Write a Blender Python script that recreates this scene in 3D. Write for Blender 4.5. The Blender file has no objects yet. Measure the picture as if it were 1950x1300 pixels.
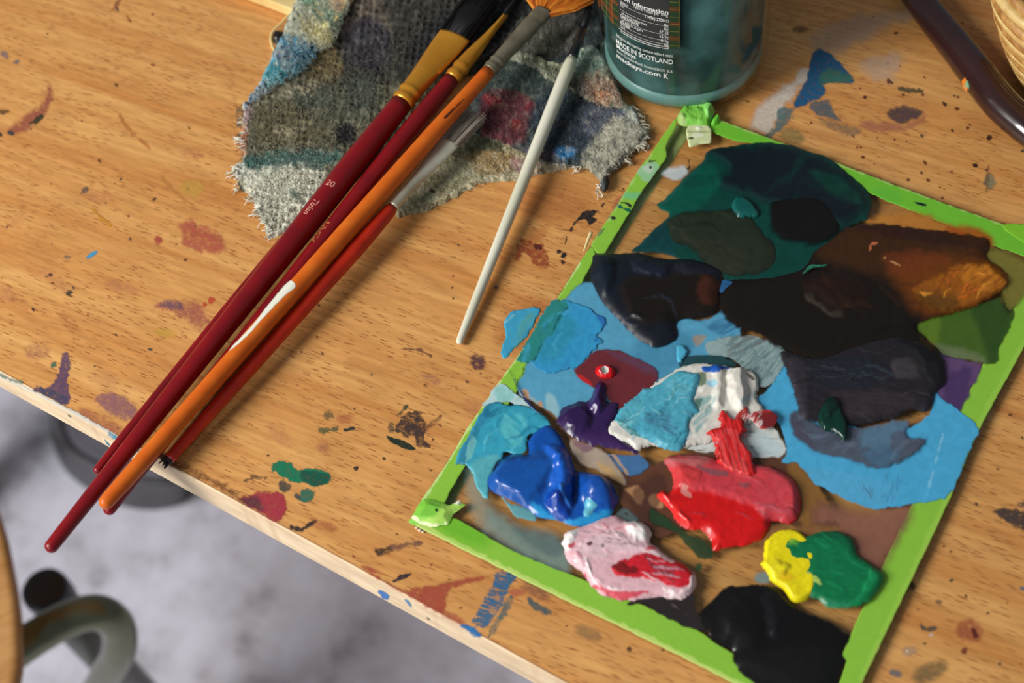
import bpy, math, random
import numpy as np
from mathutils import Matrix, Vector

# ------------------------------------------------------------------ camera
CX, CY, F = 975.0, 650.0, 3048.0
TZ = 0.75                                   # height of the table top
_V1 = np.array([4387.-CX, -4412.-CY, F]); _V2 = np.array([-6819.-CX, -2768.-CY, F])
_d1 = _V1/np.linalg.norm(_V1)
_d2 = _V2 - _d1*(_V2@_d1); _d2 /= np.linalg.norm(_d2)
RW = np.array([-_d2, _d1, np.cross(_d1, _d2)])      # rows: world X, Y, Z axes in camera (x right, y down, z forward)
CAM = np.array([0.0, 0.0, TZ+0.516])

sc = bpy.context.scene
cd = bpy.data.cameras.new('camera'); cam = bpy.data.objects.new('camera', cd)
sc.collection.objects.link(cam); sc.camera = cam
cd.sensor_width = 36; cd.lens = 36*F/1950; cd.clip_start = 0.02; cd.clip_end = 50
_M = RW @ np.diag([1, -1, -1])
m4 = Matrix.Identity(4)
for i in range(3):
    for j in range(3): m4[i][j] = float(_M[i][j])
    m4[i][3] = float(CAM[i])
cam.matrix_world = m4
cd.dof.use_dof = True; cd.dof.focus_distance = 0.625; cd.dof.aperture_fstop = 9.0

# ------------------------------------------------------------------ light
w = bpy.data.worlds.new('world'); sc.world = w; w.use_nodes = True
bg = w.node_tree.nodes['Background']; bg.inputs[0].default_value = (0.80, 0.88, 1.0, 1); bg.inputs[1].default_value = 0.17
def area(name, loc, target, sx, sy, power, col):
    l = bpy.data.lights.new(name, 'AREA'); l.shape = 'RECTANGLE'; l.size = sx; l.size_y = sy
    l.energy = power; l.color = col
    o = bpy.data.objects.new(name, l); sc.collection.objects.link(o); o.location = loc
    o.rotation_euler = (Vector(target)-Vector(loc)).to_track_quat('-Z', 'Y').to_euler()
    return o
area('window_light', (-0.95, -0.62, 1.62), (-0.05, 0.15, 0.75), 0.5, 0.65, 25, (1.0, 0.98, 0.95))
area('front_fill_light', (-0.5, -1.9, 1.5), (0.0, 0.1, 0.7), 1.2, 0.8, 13, (0.90, 0.95, 1.0))  # added fill without a visible source, brightens the front edge and floor
sc.view_settings.view_transform = 'Standard'; sc.view_settings.look = 'None'
sc.view_settings.exposure = 0.05; sc.view_settings.gamma = 1.0; sc.view_settings.use_curve_mapping = False

# ------------------------------------------------------------------ helpers
def ray(x, y):
    x = np.asarray(x, float); y = np.asarray(y, float)
    c = np.stack([(x-CX)/F, (y-CY)/F, np.ones_like(x)], -1)
    return c @ RW.T
def P(x, y, z=TZ):
    r = ray(x, y); t = (np.asarray(z)-CAM[2])/r[..., 2]
    return CAM + r*np.asarray(t)[..., None]
def depth(x, y, z=TZ):
    return float((z-CAM[2])/ray(x, y)[2])
def rpx(wpx, x, y, z=TZ): return wpx*0.5*depth(x, y, z)/F

def s2l(c):
    c = np.asarray(c, float)/255.0
    return np.where(c <= 0.04045, c/12.92, ((c+0.055)/1.055)**2.4)
def lin(c): return tuple(float(v) for v in s2l(c))+(1.0,)

rng = np.random.RandomState(7)
_T = rng.rand(256, 256)
def vnoise(x, y):
    xi = np.floor(x).astype(int); yi = np.floor(y).astype(int); fx = x-xi; fy = y-yi
    fx = fx*fx*(3-2*fx); fy = fy*fy*(3-2*fy)
    a = _T[xi & 255, yi & 255]; b = _T[(xi+1) & 255, yi & 255]; c = _T[xi & 255, (yi+1) & 255]; d = _T[(xi+1) & 255, (yi+1) & 255]
    return (a*(1-fx)+b*fx)*(1-fy)+(c*(1-fx)+d*fx)*fy
def fbm(x, y, o=3):
    s = 0; a = 1; t = 0
    for i in range(o):
        s = s+a*vnoise(x*2**i+17.3*i, y*2**i+5.1*i); t += a; a *= 0.5
    return s/t
def sstep(v, a, b):
    t = np.clip((v-a)/(b-a), 0, 1); return t*t*(3-2*t)

def smooth(poly, k=3):
    p = np.array(poly, float); n = len(p); out = []
    for i in range(n):
        p0, p1, p2, p3 = p[i-1], p[i], p[(i+1) % n], p[(i+2) % n]
        for j in range(k):
            t = j/k
            out.append(0.5*((2*p1)+(-p0+p2)*t+(2*p0-5*p1+4*p2-p3)*t*t+(-p0+3*p1-3*p2+p3)*t**3))
    return np.array(out)
def sdpoly(x, y, poly):
    d = np.full(x.shape, 1e18); ins = np.zeros(x.shape, bool)
    n = len(poly)
    for i in range(n):
        ax, ay = poly[i]; bx, by = poly[(i+1) % n]
        ex, ey = bx-ax, by-ay; L = ex*ex+ey*ey+1e-9
        t = np.clip(((x-ax)*ex+(y-ay)*ey)/L, 0, 1)
        d = np.minimum(d, (x-ax-t*ex)**2+(y-ay-t*ey)**2)
        if abs(ey) > 1e-9:
            c = ((ay > y) != (by > y)) & (x < ex*(y-ay)/ey+ax); ins ^= c
    d = np.sqrt(d); return np.where(ins, d, -d)
def sdline(x, y, pts, w):
    pts = np.array(pts, float); n = len(pts); w = np.interp(np.linspace(0, 1, n), np.linspace(0, 1, len(w)), w) if np.ndim(w) else np.full(n, float(w))
    best = np.full(x.shape, -1e9)
    for i in range(n-1):
        ax, ay = pts[i]; bx, by = pts[i+1]; ex, ey = bx-ax, by-ay; L = ex*ex+ey*ey+1e-9
        t = np.clip(((x-ax)*ex+(y-ay)*ey)/L, 0, 1)
        d = np.hypot(x-ax-t*ex, y-ay-t*ey)
        best = np.maximum(best, (w[i]*(1-t)+w[i+1]*t)/2-d)
    return best
def E(cx, cy, rx, ry, a=0, n=14):
    a = math.radians(a)
    return [(cx+rx*math.cos(t)*math.cos(a)-ry*math.sin(t)*math.sin(a), cy+rx*math.cos(t)*math.sin(a)+ry*math.sin(t)*math.cos(a)) for t in np.linspace(0, 2*math.pi, n, endpoint=False)]
def SH(x, y, shp, wob=(0, 10), sm=True):
    """signed distance (pixels, + inside) of a shape: polygon, or ('l', points, widths)"""
    if isinstance(shp, tuple) and shp[0] == 'l': sd = sdline(x, y, shp[1], shp[2])
    else: sd = sdpoly(x, y, smooth(shp) if sm else np.array(shp, float))
    if wob[0]:
        s = float(wob[1]); sd = sd+wob[0]*2*(fbm(x/s+3, y/s+9, 3)-0.5)*1.6
    return sd
def streak(x, y, ang, wl, stretch=9):
    a = math.radians(ang); u = (x*math.cos(a)+y*math.sin(a)); v = (-x*math.sin(a)+y*math.cos(a))
    return fbm(u/(wl*stretch)+40, v/wl+11, 3)
def Ly(shp, col, soft=3, op=1.0, h=0.0, hs=6, wob=(2.5, 12), st=None, rg=None, alpha=None, sm=True):
    return dict(shp=shp, col=col, soft=soft, op=op, h=h, hs=hs, wob=wob, st=st, rg=rg, alpha=alpha, sm=sm)

def strokes(poly, n, ang, ln, wd, cols, op=.6, h=0.0, seed=1, spread=25, bend=.25):
    R = random.Random(seed); p = np.array(poly, float); x0, y0 = p.min(0); x1, y1 = p.max(0); out = []; t = 0
    while len(out) < n and t < n*40:
        t += 1; x, y = R.uniform(x0, x1), R.uniform(y0, y1)
        if sdpoly(np.array([x]), np.array([y]), poly)[0] < 5: continue
        a = math.radians(ang+R.uniform(-spread, spread)); l = ln*R.uniform(.5, 1.3)/2; c, s = math.cos(a), math.sin(a); b = l*R.uniform(-bend, bend)*2
        w_ = wd*R.uniform(.5, 1.4)
        out.append(Ly(('l', [(x-c*l, y-s*l), (x-c*l*.3-s*b, y-s*l*.3+c*b), (x+c*l*.4-s*b, y+s*l*.4+c*b), (x+c*l, y+s*l)], [w_*.3, w_, w_*.9, w_*.2]), R.choice(cols), 1.5+w_*.3, op*R.uniform(.5, 1.2), h=h, hs=w_*.5+1, wob=(1.2, 6), st=(math.degrees(a), 1.8, .15, .5)))
    return out
MAT = {}
class MeshData:
    def __init__(s): s.v = []; s.f = []; s.c = []; s.m = []; s.n = 0
    def add(s, v, f, c, mi=0):
        s.v.append(np.asarray(v, float)); s.f += [tuple(int(i)+s.n for i in q) for q in f]; s.n += len(v)
        c = np.asarray(c, float)
        if c.ndim == 1: c = np.tile(c, (len(v), 1))
        s.c.append(c); s.m += [mi]*len(f)
    def obj(s, name, mats, parent=None, shade=True):
        me = bpy.data.meshes.new(name); v = np.concatenate(s.v)
        me.from_pydata(v.tolist(), [], s.f)
        ca = me.color_attributes.new('Col', 'FLOAT_COLOR', 'POINT'); ca.data.foreach_set('color', np.concatenate(s.c).astype(np.float32).ravel())
        for m in (mats if isinstance(mats, (list, tuple)) else [mats]): me.materials.append(m)
        me.polygons.foreach_set('material_index', s.m)
        me.polygons.foreach_set('use_smooth', [shade]*len(s.f))
        me.update()
        o = bpy.data.objects.new(name, me); sc.collection.objects.link(o)
        if parent: o.parent = parent
        return o
def tag(o, label=None, cat=None, group=None, kind=None):
    if label: o['label'] = label
    if cat: o['category'] = cat
    if group: o['group'] = group
    if kind: o['kind'] = kind
    return o
def thing(name, label, cat, loc=(0, 0, 0), group=None):
    o = bpy.data.objects.new(name, None); sc.collection.objects.link(o); o.location = loc; o.empty_display_size = 0.02
    return tag(o, label, cat, group)
def reparent(o, parent):
    o.parent = parent; o.matrix_parent_inverse = Matrix.Translation(-Vector(parent.location))
    return o

def paint(md, shp, col, layers=(), h=1.0, edge=8, wob=(2, 12), step=1.5, z=TZ, soft=None, op=1.0, nz=(0.0, 10), flat=False, mapf=None, mi=0, rg=None, cv=0.06, sm=True, gran=0, st=None, ea=0, warp=0, blur=0, marb=0):
    """fill md with a relief mesh of a patch of paint / cloth traced on the plane at height z.
       soft=None: opaque body with rounded sides; soft=px: thin film, alpha fades over that distance"""
    pts = np.array(shp[1] if isinstance(shp, tuple) else shp, float)
    pad = (max(shp[2])/2 if isinstance(shp, tuple) and np.ndim(shp[2]) else (shp[2]/2 if isinstance(shp, tuple) else 0))+wob[0]*1.3+6
    x0, y0 = pts.min(0)-pad; x1, y1 = pts.max(0)+pad
    xs = np.arange(x0, x1+step, step); ys = np.arange(y0, y1+step, step)
    X, Y = np.meshgrid(xs, ys)
    sd = SH(X, Y, shp, wob, sm); sd0 = sdpoly(X, Y, smooth(shp, 7)) if blur and not isinstance(shp, tuple) else sd
    gy, gx = np.gradient(sd, step); g2 = gx*gx+gy*gy+1e-6
    film = soft is not None
    inside = sd > (-soft*0.5 if film else 0)
    cell = inside[:-1, :-1] | inside[1:, :-1] | inside[:-1, 1:] | inside[1:, 1:]
    if not cell.any(): return
    if not film:
        o = sd < 0; k = np.clip(-sd/g2, 0, step*1.6)
        X = np.where(o, X+gx*k, X); Y = np.where(o, Y+gy*k, Y)
    s = np.clip(sd, 0, None)
    C = np.empty(X.shape+(4,)); C[..., :3] = s2l(col); C[..., 3] = 1
    if blur: wgt = np.exp(-s/5); s = np.clip(sd0*(1-wgt)+sd*wgt, 0, None); s = np.where(sd > 0, np.maximum(s, 0.3), 0)
    H = h*(1-(1-np.clip(s/edge, 0, 1))**2.2) if not flat else h*np.clip(s/edge, 0, 1)
    A = sstep(sd, -soft*0.5, soft*0.5)*op if film else np.ones_like(sd)
    if ea: A = sstep(sd, 0, ea)
    if st: A = A*sstep(streak(X, Y, st[0], st[1]), st[2], st[3])
    if gran: A = A*(.25+.75*sstep(fbm(X/2.2, Y/1.5, 2)*0.45+fbm(X/9, Y/7, 3)*0.55, gran-0.16, gran+0.14))
    if nz[0]: H = H+nz[0]*(fbm(X/nz[1], Y/nz[1], 4)-0.5)*2*np.clip(s/edge, 0, 1)
    if rg: H = H+rg[2]*(streak(X, Y, rg[0], rg[1])-0.5)*2*np.clip(s/edge, 0, 1)
    WX, WY = X, Y
    if warp:
        WX = X+warp*2*(fbm(X/26+1, Y/26+7, 2)-.5)+warp*.5*(fbm(X/7+31, Y/7, 2)-.5); WY = Y+warp*2*(fbm(X/26+51, Y/26+17, 2)-.5)+warp*.5*(fbm(X/7+3, Y/7+70, 2)-.5)
    for L in layers:
        q = SH(WX, WY, L['shp'], L['wob'], L['sm']); m = sstep(q, -L['soft']*0.5, L['soft']*0.5)*L['op']
        if L['st']: m = m*sstep(streak(X, Y, L['st'][0], L['st'][1]), L['st'][2], L['st'][3])
        if L['col'] is not None: C[..., :3] = C[..., :3]*(1-m[..., None])+s2l(L['col'])*m[..., None]
        if L['alpha'] is not None: A = A*(1-m)+L['alpha']*m
        if L['h']: H = H+L['h']*sstep(q, -L['hs']*0.25, L['hs'])*np.clip(s/edge, 0, 1)
        if L['rg']: H = H+L['rg'][2]*(streak(X, Y, L['rg'][0], L['rg'][1])-0.5)*2*np.clip(q/4, 0, 1)*np.clip(s/edge, 0, 1)
    if marb:
        t_ = fbm(X/22+5+2.2*fbm(X/30, Y/30, 2), Y/22+2.2*fbm(X/30+9, Y/30+4, 2), 2); t_ = np.abs(np.sin(t_*9.0)); C[..., :3] *= (1-marb*.5+marb*t_**2)[..., None]
    if blur:
        for _ in range(blur):
            G = np.pad(H, 1, mode='edge'); B_ = (G[:-2, 1:-1]+G[2:, 1:-1]+G[1:-1, :-2]+G[1:-1, 2:]+4*H)/8; H = np.where(sd > 2.5, B_, H)
    if cv: C[..., :3] *= (1+cv*4*(fbm(X/9, Y/9, 3)-0.5))[..., None]
    C[..., :3] = np.clip(C[..., :3], 0, 1)
    C[..., 3] = A
    idx = -np.ones(X.shape, int); use = np.zeros(X.shape, bool)
    use[:-1, :-1] |= cell; use[1:, :-1] |= cell; use[:-1, 1:] |= cell; use[1:, 1:] |= cell
    idx[use] = np.arange(use.sum())
    j, i = np.nonzero(cell)
    F4 = np.stack([idx[j, i], idx[j+1, i], idx[j+1, i+1], idx[j, i+1]], -1)
    Xu, Yu, Hu = X[use], Y[use], H[use]
    if mapf: V = mapf(Xu, Yu, Hu*0.001)
    else:
        V = P(Xu, Yu, z); V[:, 2] += Hu*0.001
    md.add(V, F4, C[use], mi)
    return (X, Y, H, use, C)

# ------------------------------------------------------------------ materials
def newmat(name):
    m = bpy.data.materials.new(name); m.use_nodes = True; nt = m.node_tree
    return m, nt, nt.nodes['Principled BSDF']
def N(nt, t, **kw):
    n = nt.nodes.new(t)
    for k, v in kw.items():
        if k.startswith('i_'): n.inputs[int(k[2:]) if k[2:].isdigit() else k[2:].replace('_', ' ')].default_value = v
        else: setattr(n, k, v)
    return n
def pmat(name, col, rough=0.5, metal=0.0, spec=0.5, coat=0.0, nz=None, bump=None, coatr=0.1):
    m, nt, b = newmat(name)
    b.inputs['Base Color'].default_value = lin(col); b.inputs['Roughness'].default_value = rough
    b.inputs['Metallic'].default_value = metal; b.inputs['Specular IOR Level'].default_value = spec
    b.inputs['Coat Weight'].default_value = coat; b.inputs['Coat Roughness'].default_value = coatr
    tc = N(nt, 'ShaderNodeTexCoord')
    if nz:      # (col2, scale, lo, hi)
        n = N(nt, 'ShaderNodeTexNoise'); n.inputs['Scale'].default_value = nz[1]; n.inputs['Detail'].default_value = 5
        nt.links.new(tc.outputs['Object'], n.inputs['Vector'])
        r = N(nt, 'ShaderNodeValToRGB'); r.color_ramp.elements[0].position = nz[2]; r.color_ramp.elements[1].position = nz[3]
        r.color_ramp.elements[0].color = lin(col); r.color_ramp.elements[1].color = lin(nz[0])
        nt.links.new(n.outputs['Fac'], r.inputs['Fac']); nt.links.new(r.outputs['Color'], b.inputs['Base Color'])
    if bump:    # (scale, strength, distance)
        n = N(nt, 'ShaderNodeTexNoise'); n.inputs['Scale'].default_value = bump[0]; n.inputs['Detail'].default_value = 4
        nt.links.new(tc.outputs['Object'], n.inputs['Vector'])
        u = N(nt, 'ShaderNodeBump'); u.inputs['Strength'].default_value = bump[1]; u.inputs['Distance'].default_value = bump[2]
        nt.links.new(n.outputs['Fac'], u.inputs['Height']); nt.links.new(u.outputs['Normal'], b.inputs['Normal'])
    return m
def cmat(name, rough=0.35, coat=0.0, alpha=False, spec=0.5, bump=None, sheen=0.0, gran=None, trans=None):
    m, nt, b = newmat(name)
    a = N(nt, 'ShaderNodeVertexColor', layer_name='Col')
    nt.links.new(a.outputs['Color'], b.inputs['Base Color'])
    b.inputs['Roughness'].default_value = rough; b.inputs['Specular IOR Level'].default_value = spec
    b.inputs['Coat Weight'].default_value = coat; b.inputs['Coat Roughness'].default_value = 0.08
    tc = N(nt, 'ShaderNodeTexCoord')
    if sheen: b.inputs['Sheen Weight'].default_value = sheen
    if alpha:
        if gran:
            n = N(nt, 'ShaderNodeTexNoise'); n.inputs['Scale'].default_value = gran[0]; n.inputs['Detail'].default_value = 3
            nt.links.new(tc.outputs['Object'], n.inputs['Vector'])
            mr = N(nt, 'ShaderNodeMapRange'); mr.inputs[1].default_value = gran[1]; mr.inputs[2].default_value = gran[2]; mr.inputs[3].default_value = gran[3]; mr.inputs[4].default_value = 1.0
            nt.links.new(n.outputs['Fac'], mr.inputs[0])
            mu = N(nt, 'ShaderNodeMath', operation='MULTIPLY'); nt.links.new(a.outputs['Alpha'], mu.inputs[0]); nt.links.new(mr.outputs[0], mu.inputs[1])
            nt.links.new(mu.outputs[0], b.inputs['Alpha'])
        else: nt.links.new(a.outputs['Alpha'], b.inputs['Alpha'])
    if bump:
        n = N(nt, 'ShaderNodeTexNoise'); n.inputs['Scale'].default_value = bump[0]; n.inputs['Detail'].default_value = 4
        nt.links.new(tc.outputs['Object'], n.inputs['Vector'])
        u = N(nt, 'ShaderNodeBump'); u.inputs['Strength'].default_value = bump[1]; u.inputs['Distance'].default_value = bump[2]
        nt.links.new(n.outputs['Fac'], u.inputs['Height']); nt.links.new(u.outputs['Normal'], b.inputs['Normal'])
    return m
M_wet = cmat('wet_paint', 0.26, 0.15, alpha=True, spec=.35)
M_dark = cmat('half_dry_dark_paint', 0.36, 0.0, alpha=True, spec=.3)
M_satin = cmat('satin_paint', 0.42, 0.0, alpha=True, spec=.35)
M_film = cmat('thin_paint_film', 0.45, 0.0, alpha=True)
M_stain = cmat('dried_paint_stain', 0.6, 0.0, alpha=True, spec=0.3, gran=(600, 0.34, 0.58, 0.72))
M_cloth = cmat('stained_cloth', 0.95, 0.0, spec=0.1, sheen=0.15, bump=(1500, 0.7, 0.0006))
M_thread = cmat('cotton_thread', 0.9, 0.0, spec=0.1, sheen=0.1)
M_tape = cmat('masking_tape', 0.5, 0.0, alpha=True, spec=0.35, bump=(1800, 0.25, 0.0002))

def frame(a, b, up=(0, 0, 1)):
    a = np.array(a, float); b = np.array(b, float); d = (b-a)/np.linalg.norm(b-a)
    s = np.cross(d, up); s /= np.linalg.norm(s); n = np.cross(s, d)
    return a, b, d, s, n
def loft(md, A, B, prof, seg=28, col=(1, 1, 1, 1), roll=0, capa=True, capb=True, mi=0, pw=2.0):
    """prof: (t 0..1, half width, half thickness[, colour])"""
    A, B, d, s, n = frame(A, B)
    if roll:
        c, q = math.cos(roll), math.sin(roll); s, n = s*c+n*q, n*c-s*q
    th = np.linspace(0, 2*math.pi, seg, endpoint=False); V = []; C = []
    for p in prof:
        o = A+(B-A)*p[0]; ct, stt = np.cos(th), np.sin(th)
        if pw != 2: ct = np.sign(ct)*np.abs(ct)**(2/pw); stt = np.sign(stt)*np.abs(stt)**(2/pw)
        V.append(o+np.outer(ct*p[1], s)+np.outer(stt*p[2], n)); C.append(np.tile(np.array(lin(p[3]) if len(p) > 3 else col), (seg, 1)))
    k = len(prof); f = [(i*seg+j, i*seg+(j+1) % seg, (i+1)*seg+(j+1) % seg, (i+1)*seg+j) for i in range(k-1) for j in range(seg)]
    f = [q[::-1] for q in f]
    if capa: f.append(tuple(range(seg)))
    if capb: f.append(tuple((k-1)*seg+j for j in range(seg))[::-1])
    md.add(np.concatenate(V), f, np.concatenate(C), mi)
def sweep(md, pts, r, seg=12, col=(1, 1, 1, 1), mi=0, flat=1.0, cap=True, k=1):
    pts = np.array(pts, float)
    if k > 1:
        n = len(pts); out = []; q = np.vstack([2*pts[0]-pts[1], pts, 2*pts[-1]-pts[-2]])
        for i in range(n-1):
            p0, p1, p2, p3 = q[i], q[i+1], q[i+2], q[i+3]
            for j in range(k):
                t = j/k; out.append(0.5*((2*p1)+(-p0+p2)*t+(2*p0-5*p1+4*p2-p3)*t*t+(-p0+3*p1-3*p2+p3)*t**3))
        out.append(pts[-1]); pts = np.array(out)
    n = len(pts); r = np.interp(np.linspace(0, 1, n), np.linspace(0, 1, len(r)), r) if np.ndim(r) else np.full(n, r)
    T = np.gradient(pts, axis=0); T /= np.linalg.norm(T, axis=1)[:, None]+1e-12
    th = np.linspace(0, 2*math.pi, seg, endpoint=False); V = []
    up = np.array([0, 0, 1.0]); s = np.cross(T[0], up)
    if np.linalg.norm(s) < 1e-3: s = np.cross(T[0], [1.0, 0, 0])
    for i in range(n):
        s = s-T[i]*(s@T[i]); s /= np.linalg.norm(s)+1e-12; nn = np.cross(s, T[i])
        V.append(pts[i]+np.outer(np.cos(th)*r[i], s)+np.outer(np.sin(th)*r[i]*flat, nn))
    f = [((i+1)*seg+j, (i+1)*seg+(j+1) % seg, i*seg+(j+1) % seg, i*seg+j) for i in range(n-1) for j in range(seg)]
    if cap: f.append(tuple(range(seg))); f.append(tuple((n-1)*seg+j for j in range(seg))[::-1])
    md.add(np.concatenate(V), f, col, mi)
def prism(md, base, z0, z1, col=(1, 1, 1, 1), mi=0):
    b = np.array(base, float)[:, :2]; n = len(b)
    v = np.vstack([np.c_[b, np.full(n, z0)], np.c_[b, np.full(n, z1)]])
    a = sum(b[i][0]*b[(i+1) % n][1]-b[(i+1) % n][0]*b[i][1] for i in range(n))
    f = [tuple(range(n))[::-1], tuple(range(n, 2*n))]+[(i, (i+1) % n, n+(i+1) % n, n+i) for i in range(n)]
    if a < 0: f = [q[::-1] for q in f]
    md.add(v, f, col, mi)
def bevel(o, w, seg=2):
    b = o.modifiers.new('bevel', 'BEVEL'); b.width = w; b.segments = seg; b.limit_method = 'ANGLE'; b.angle_limit = math.radians(40); return o

# ------------------------------------------------------------------ floor
m, nt, b = newmat('floor_concrete')
tc = N(nt, 'ShaderNodeTexCoord'); n1 = N(nt, 'ShaderNodeTexNoise'); n1.inputs['Scale'].default_value = 22; n1.inputs['Detail'].default_value = 6; n1.inputs['Roughness'].default_value = 0.6
nt.links.new(tc.outputs['Object'], n1.inputs['Vector'])
r = N(nt, 'ShaderNodeValToRGB'); e = r.color_ramp.elements
e[0].position = 0.30; e[0].color = lin((158, 156, 162)); e[1].position = 0.62; e[1].color = lin((224, 222, 236))
k = e.new(0.45); k.color = lin((206, 204, 216))
nt.links.new(n1.outputs['Fac'], r.inputs['Fac'])
n2 = N(nt, 'ShaderNodeTexVoronoi'); n2.inputs['Scale'].default_value = 9; nt.links.new(tc.outputs['Object'], n2.inputs['Vector'])
r2 = N(nt, 'ShaderNodeValToRGB'); r2.color_ramp.elements[0].position = 0.02; r2.color_ramp.elements[0].color = (1, 1, 1, 1); r2.color_ramp.elements[1].position = 0.05; r2.color_ramp.elements[1].color = (0, 0, 0, 1)
nt.links.new(n2.outputs['Distance'], r2.inputs['Fac'])
mx = N(nt, 'ShaderNodeMix', data_type='RGBA'); mx.inputs['B'].default_value = lin((80, 78, 88))
nt.links.new(r2.outputs['Color'], mx.inputs['Factor']); nt.links.new(r.outputs['Color'], mx.inputs['A']); nt.links.new(mx.outputs['Result'], b.inputs['Base Color'])
b.inputs['Roughness'].default_value = 0.6
md = MeshData(); md.add([(-4, -4, 0), (4, -4, 0), (4, 4, 0), (-4, 4, 0)], [(0, 1, 2, 3)], (1, 1, 1, 1))
tag(md.obj('floor', m), kind='structure')

# ------------------------------------------------------------------ table
A0 = P(0, 709)[:2]; A1 = P(1074, 1300)[:2]
ED = (A1-A0)/np.linalg.norm(A1-A0); EN = np.array([-ED[1], ED[0]])     # along the front edge, and inwards
if EN[1] < 0: EN = -EN
TH = 0.017
def wood(name, c1, c2, fleck, ang, rough=0.42, fl=1.0):
    m, nt, b = newmat(name)
    tc = N(nt, 'ShaderNodeTexCoord'); mp = N(nt, 'ShaderNodeMapping'); mp.vector_type = 'TEXTURE'; mp.inputs['Rotation'].default_value = (0, 0, ang)
    nt.links.new(tc.outputs['Object'], mp.inputs['Vector'])
    def sc_(s):
        q = N(nt, 'ShaderNodeMapping'); q.inputs['Scale'].default_value = s; nt.links.new(mp.outputs[0], q.inputs['Vector']); return q
    q = sc_((3.5, 60, 30)); n = N(nt, 'ShaderNodeTexNoise'); n.inputs['Scale'].default_value = 1.2; n.inputs['Detail'].default_value = 6; n.inputs['Distortion'].default_value = 0.6
    nt.links.new(q.outputs[0], n.inputs['Vector'])
    r = N(nt, 'ShaderNodeValToRGB'); r.color_ramp.elements[0].position = 0.32; r.color_ramp.elements[0].color = lin(c2); r.color_ramp.elements[1].position = 0.66; r.color_ramp.elements[1].color = lin(c1)
    nt.links.new(n.outputs['Fac'], r.inputs['Fac'])
    q = sc_((50, 420, 200)); n2 = N(nt, 'ShaderNodeTexNoise'); n2.inputs['Scale'].default_value = 1.0; n2.inputs['Detail'].default_value = 4
    nt.links.new(q.outputs[0], n2.inputs['Vector'])
    r2 = N(nt, 'ShaderNodeValToRGB'); r2.color_ramp.elements[0].position = 0.30; r2.color_ramp.elements[0].color = (0.80, 0.76, 0.72, 1); r2.color_ramp.elements[1].position = 0.65; r2.color_ramp.elements[1].color = (1.06, 1.06, 1.06, 1)
    nt.links.new(n2.outputs['Fac'], r2.inputs['Fac'])
    mu = N(nt, 'ShaderNodeMix', data_type='RGBA', blend_type='MULTIPLY'); mu.inputs['Factor'].default_value = 1
    nt.links.new(r.outputs['Color'], mu.inputs['A']); nt.links.new(r2.outputs['Color'], mu.inputs['B'])
    # short dark flecks along the grain
    q = sc_((140, 1150, 1)); v = N(nt, 'ShaderNodeTexVoronoi'); v.inputs['Scale'].default_value = 1.0; v.inputs['Randomness'].default_value = 1.0
    nt.links.new(q.outputs[0], v.inputs['Vector'])
    r3 = N(nt, 'ShaderNodeValToRGB'); r3.color_ramp.elements[0].position = 0.16; r3.color_ramp.elements[0].color = (1, 1, 1, 1); r3.color_ramp.elements[1].position = 0.34; r3.color_ramp.elements[1].color = (0, 0, 0, 1)
    nt.links.new(v.outputs['Distance'], r3.inputs['Fac'])
    q = sc_((30, 60, 1)); n3 = N(nt, 'ShaderNodeTexNoise'); n3.inputs['Scale'].default_value = 1; nt.links.new(q.outputs[0], n3.inputs['Vector'])
    r4 = N(nt, 'ShaderNodeMapRange'); r4.inputs[1].default_value = 0.30; r4.inputs[2].default_value = 0.52; r4.inputs[4].default_value = fl
    nt.links.new(n3.outputs['Fac'], r4.inputs[0])
    mm = N(nt, 'ShaderNodeMath', operation='MULTIPLY'); nt.links.new(r3.outputs['Color'], mm.inputs[0]); nt.links.new(r4.outputs[0], mm.inputs[1])
    mx = N(nt, 'ShaderNodeMix', data_type='RGBA'); mx.inputs['B'].default_value = lin(fleck)
    nt.links.new(mm.outputs[0], mx.inputs['Factor']); nt.links.new(mu.outputs['Result'], mx.inputs['A']); nt.links.new(mx.outputs['Result'], b.inputs['Base Color'])
    b.inputs['Roughness'].default_value = rough; b.inputs['Specular IOR Level'].default_value = 0.35
    return m
_g = P(100, 500); _h = P(300, 576)
GA = math.atan2(_h[1]-_g[1], _h[0]-_g[0])
M_wood = wood('beech_veneer', (222, 166, 98), (200, 134, 70), (158, 98, 50), GA)
M_edge = wood('pale_edge_banding', (238, 214, 176), (226, 196, 156), (205, 168, 128), math.atan2(ED[1], ED[0]), 0.5, 0.5)
M_leg = pmat('grey_table_leg', (90, 92, 96), 0.4, 0.6)
def TP(u, v): return A0+ED*u+EN*v
table = thing('table', 'beech-topped table with pale wooden edge, spattered with dried paint', 'table', (*TP(0.3, 0.4), 0))
md = MeshData(); U0, U1, VD = -0.55, 1.05, 0.95
prism(md, [TP(U0, 0.0012), TP(U1, 0.0012), TP(U1, VD), TP(U0, VD)], TZ-TH, TZ)
TOPS = md                                     # the stains are added to this mesh below
md2 = MeshData(); prism(md2, [TP(U0, 0), TP(U1, 0), TP(U1, 0.0011), TP(U0, 0.0011)], TZ-TH, TZ-0.0002)
eb = reparent(md2.obj('edge_band', M_edge, shade=False), table); bevel(eb, 0.0005)
eb['label'] = 'pale wooden edge band'
for (u, v) in ((U0+0.06, 0.09), (U1-0.06, 0.09), (U0+0.06, VD-0.06), (U1-0.06, VD-0.06)):
    md2 = MeshData(); c = TP(u, v); prism(md2, [c+ED*0.02+EN*0.02, c-ED*0.02+EN*0.02, c-ED*0.02-EN*0.02, c+ED*0.02-EN*0.02], 0, TZ-TH)
    reparent(md2.obj('leg', M_leg, shade=False), table)
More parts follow.
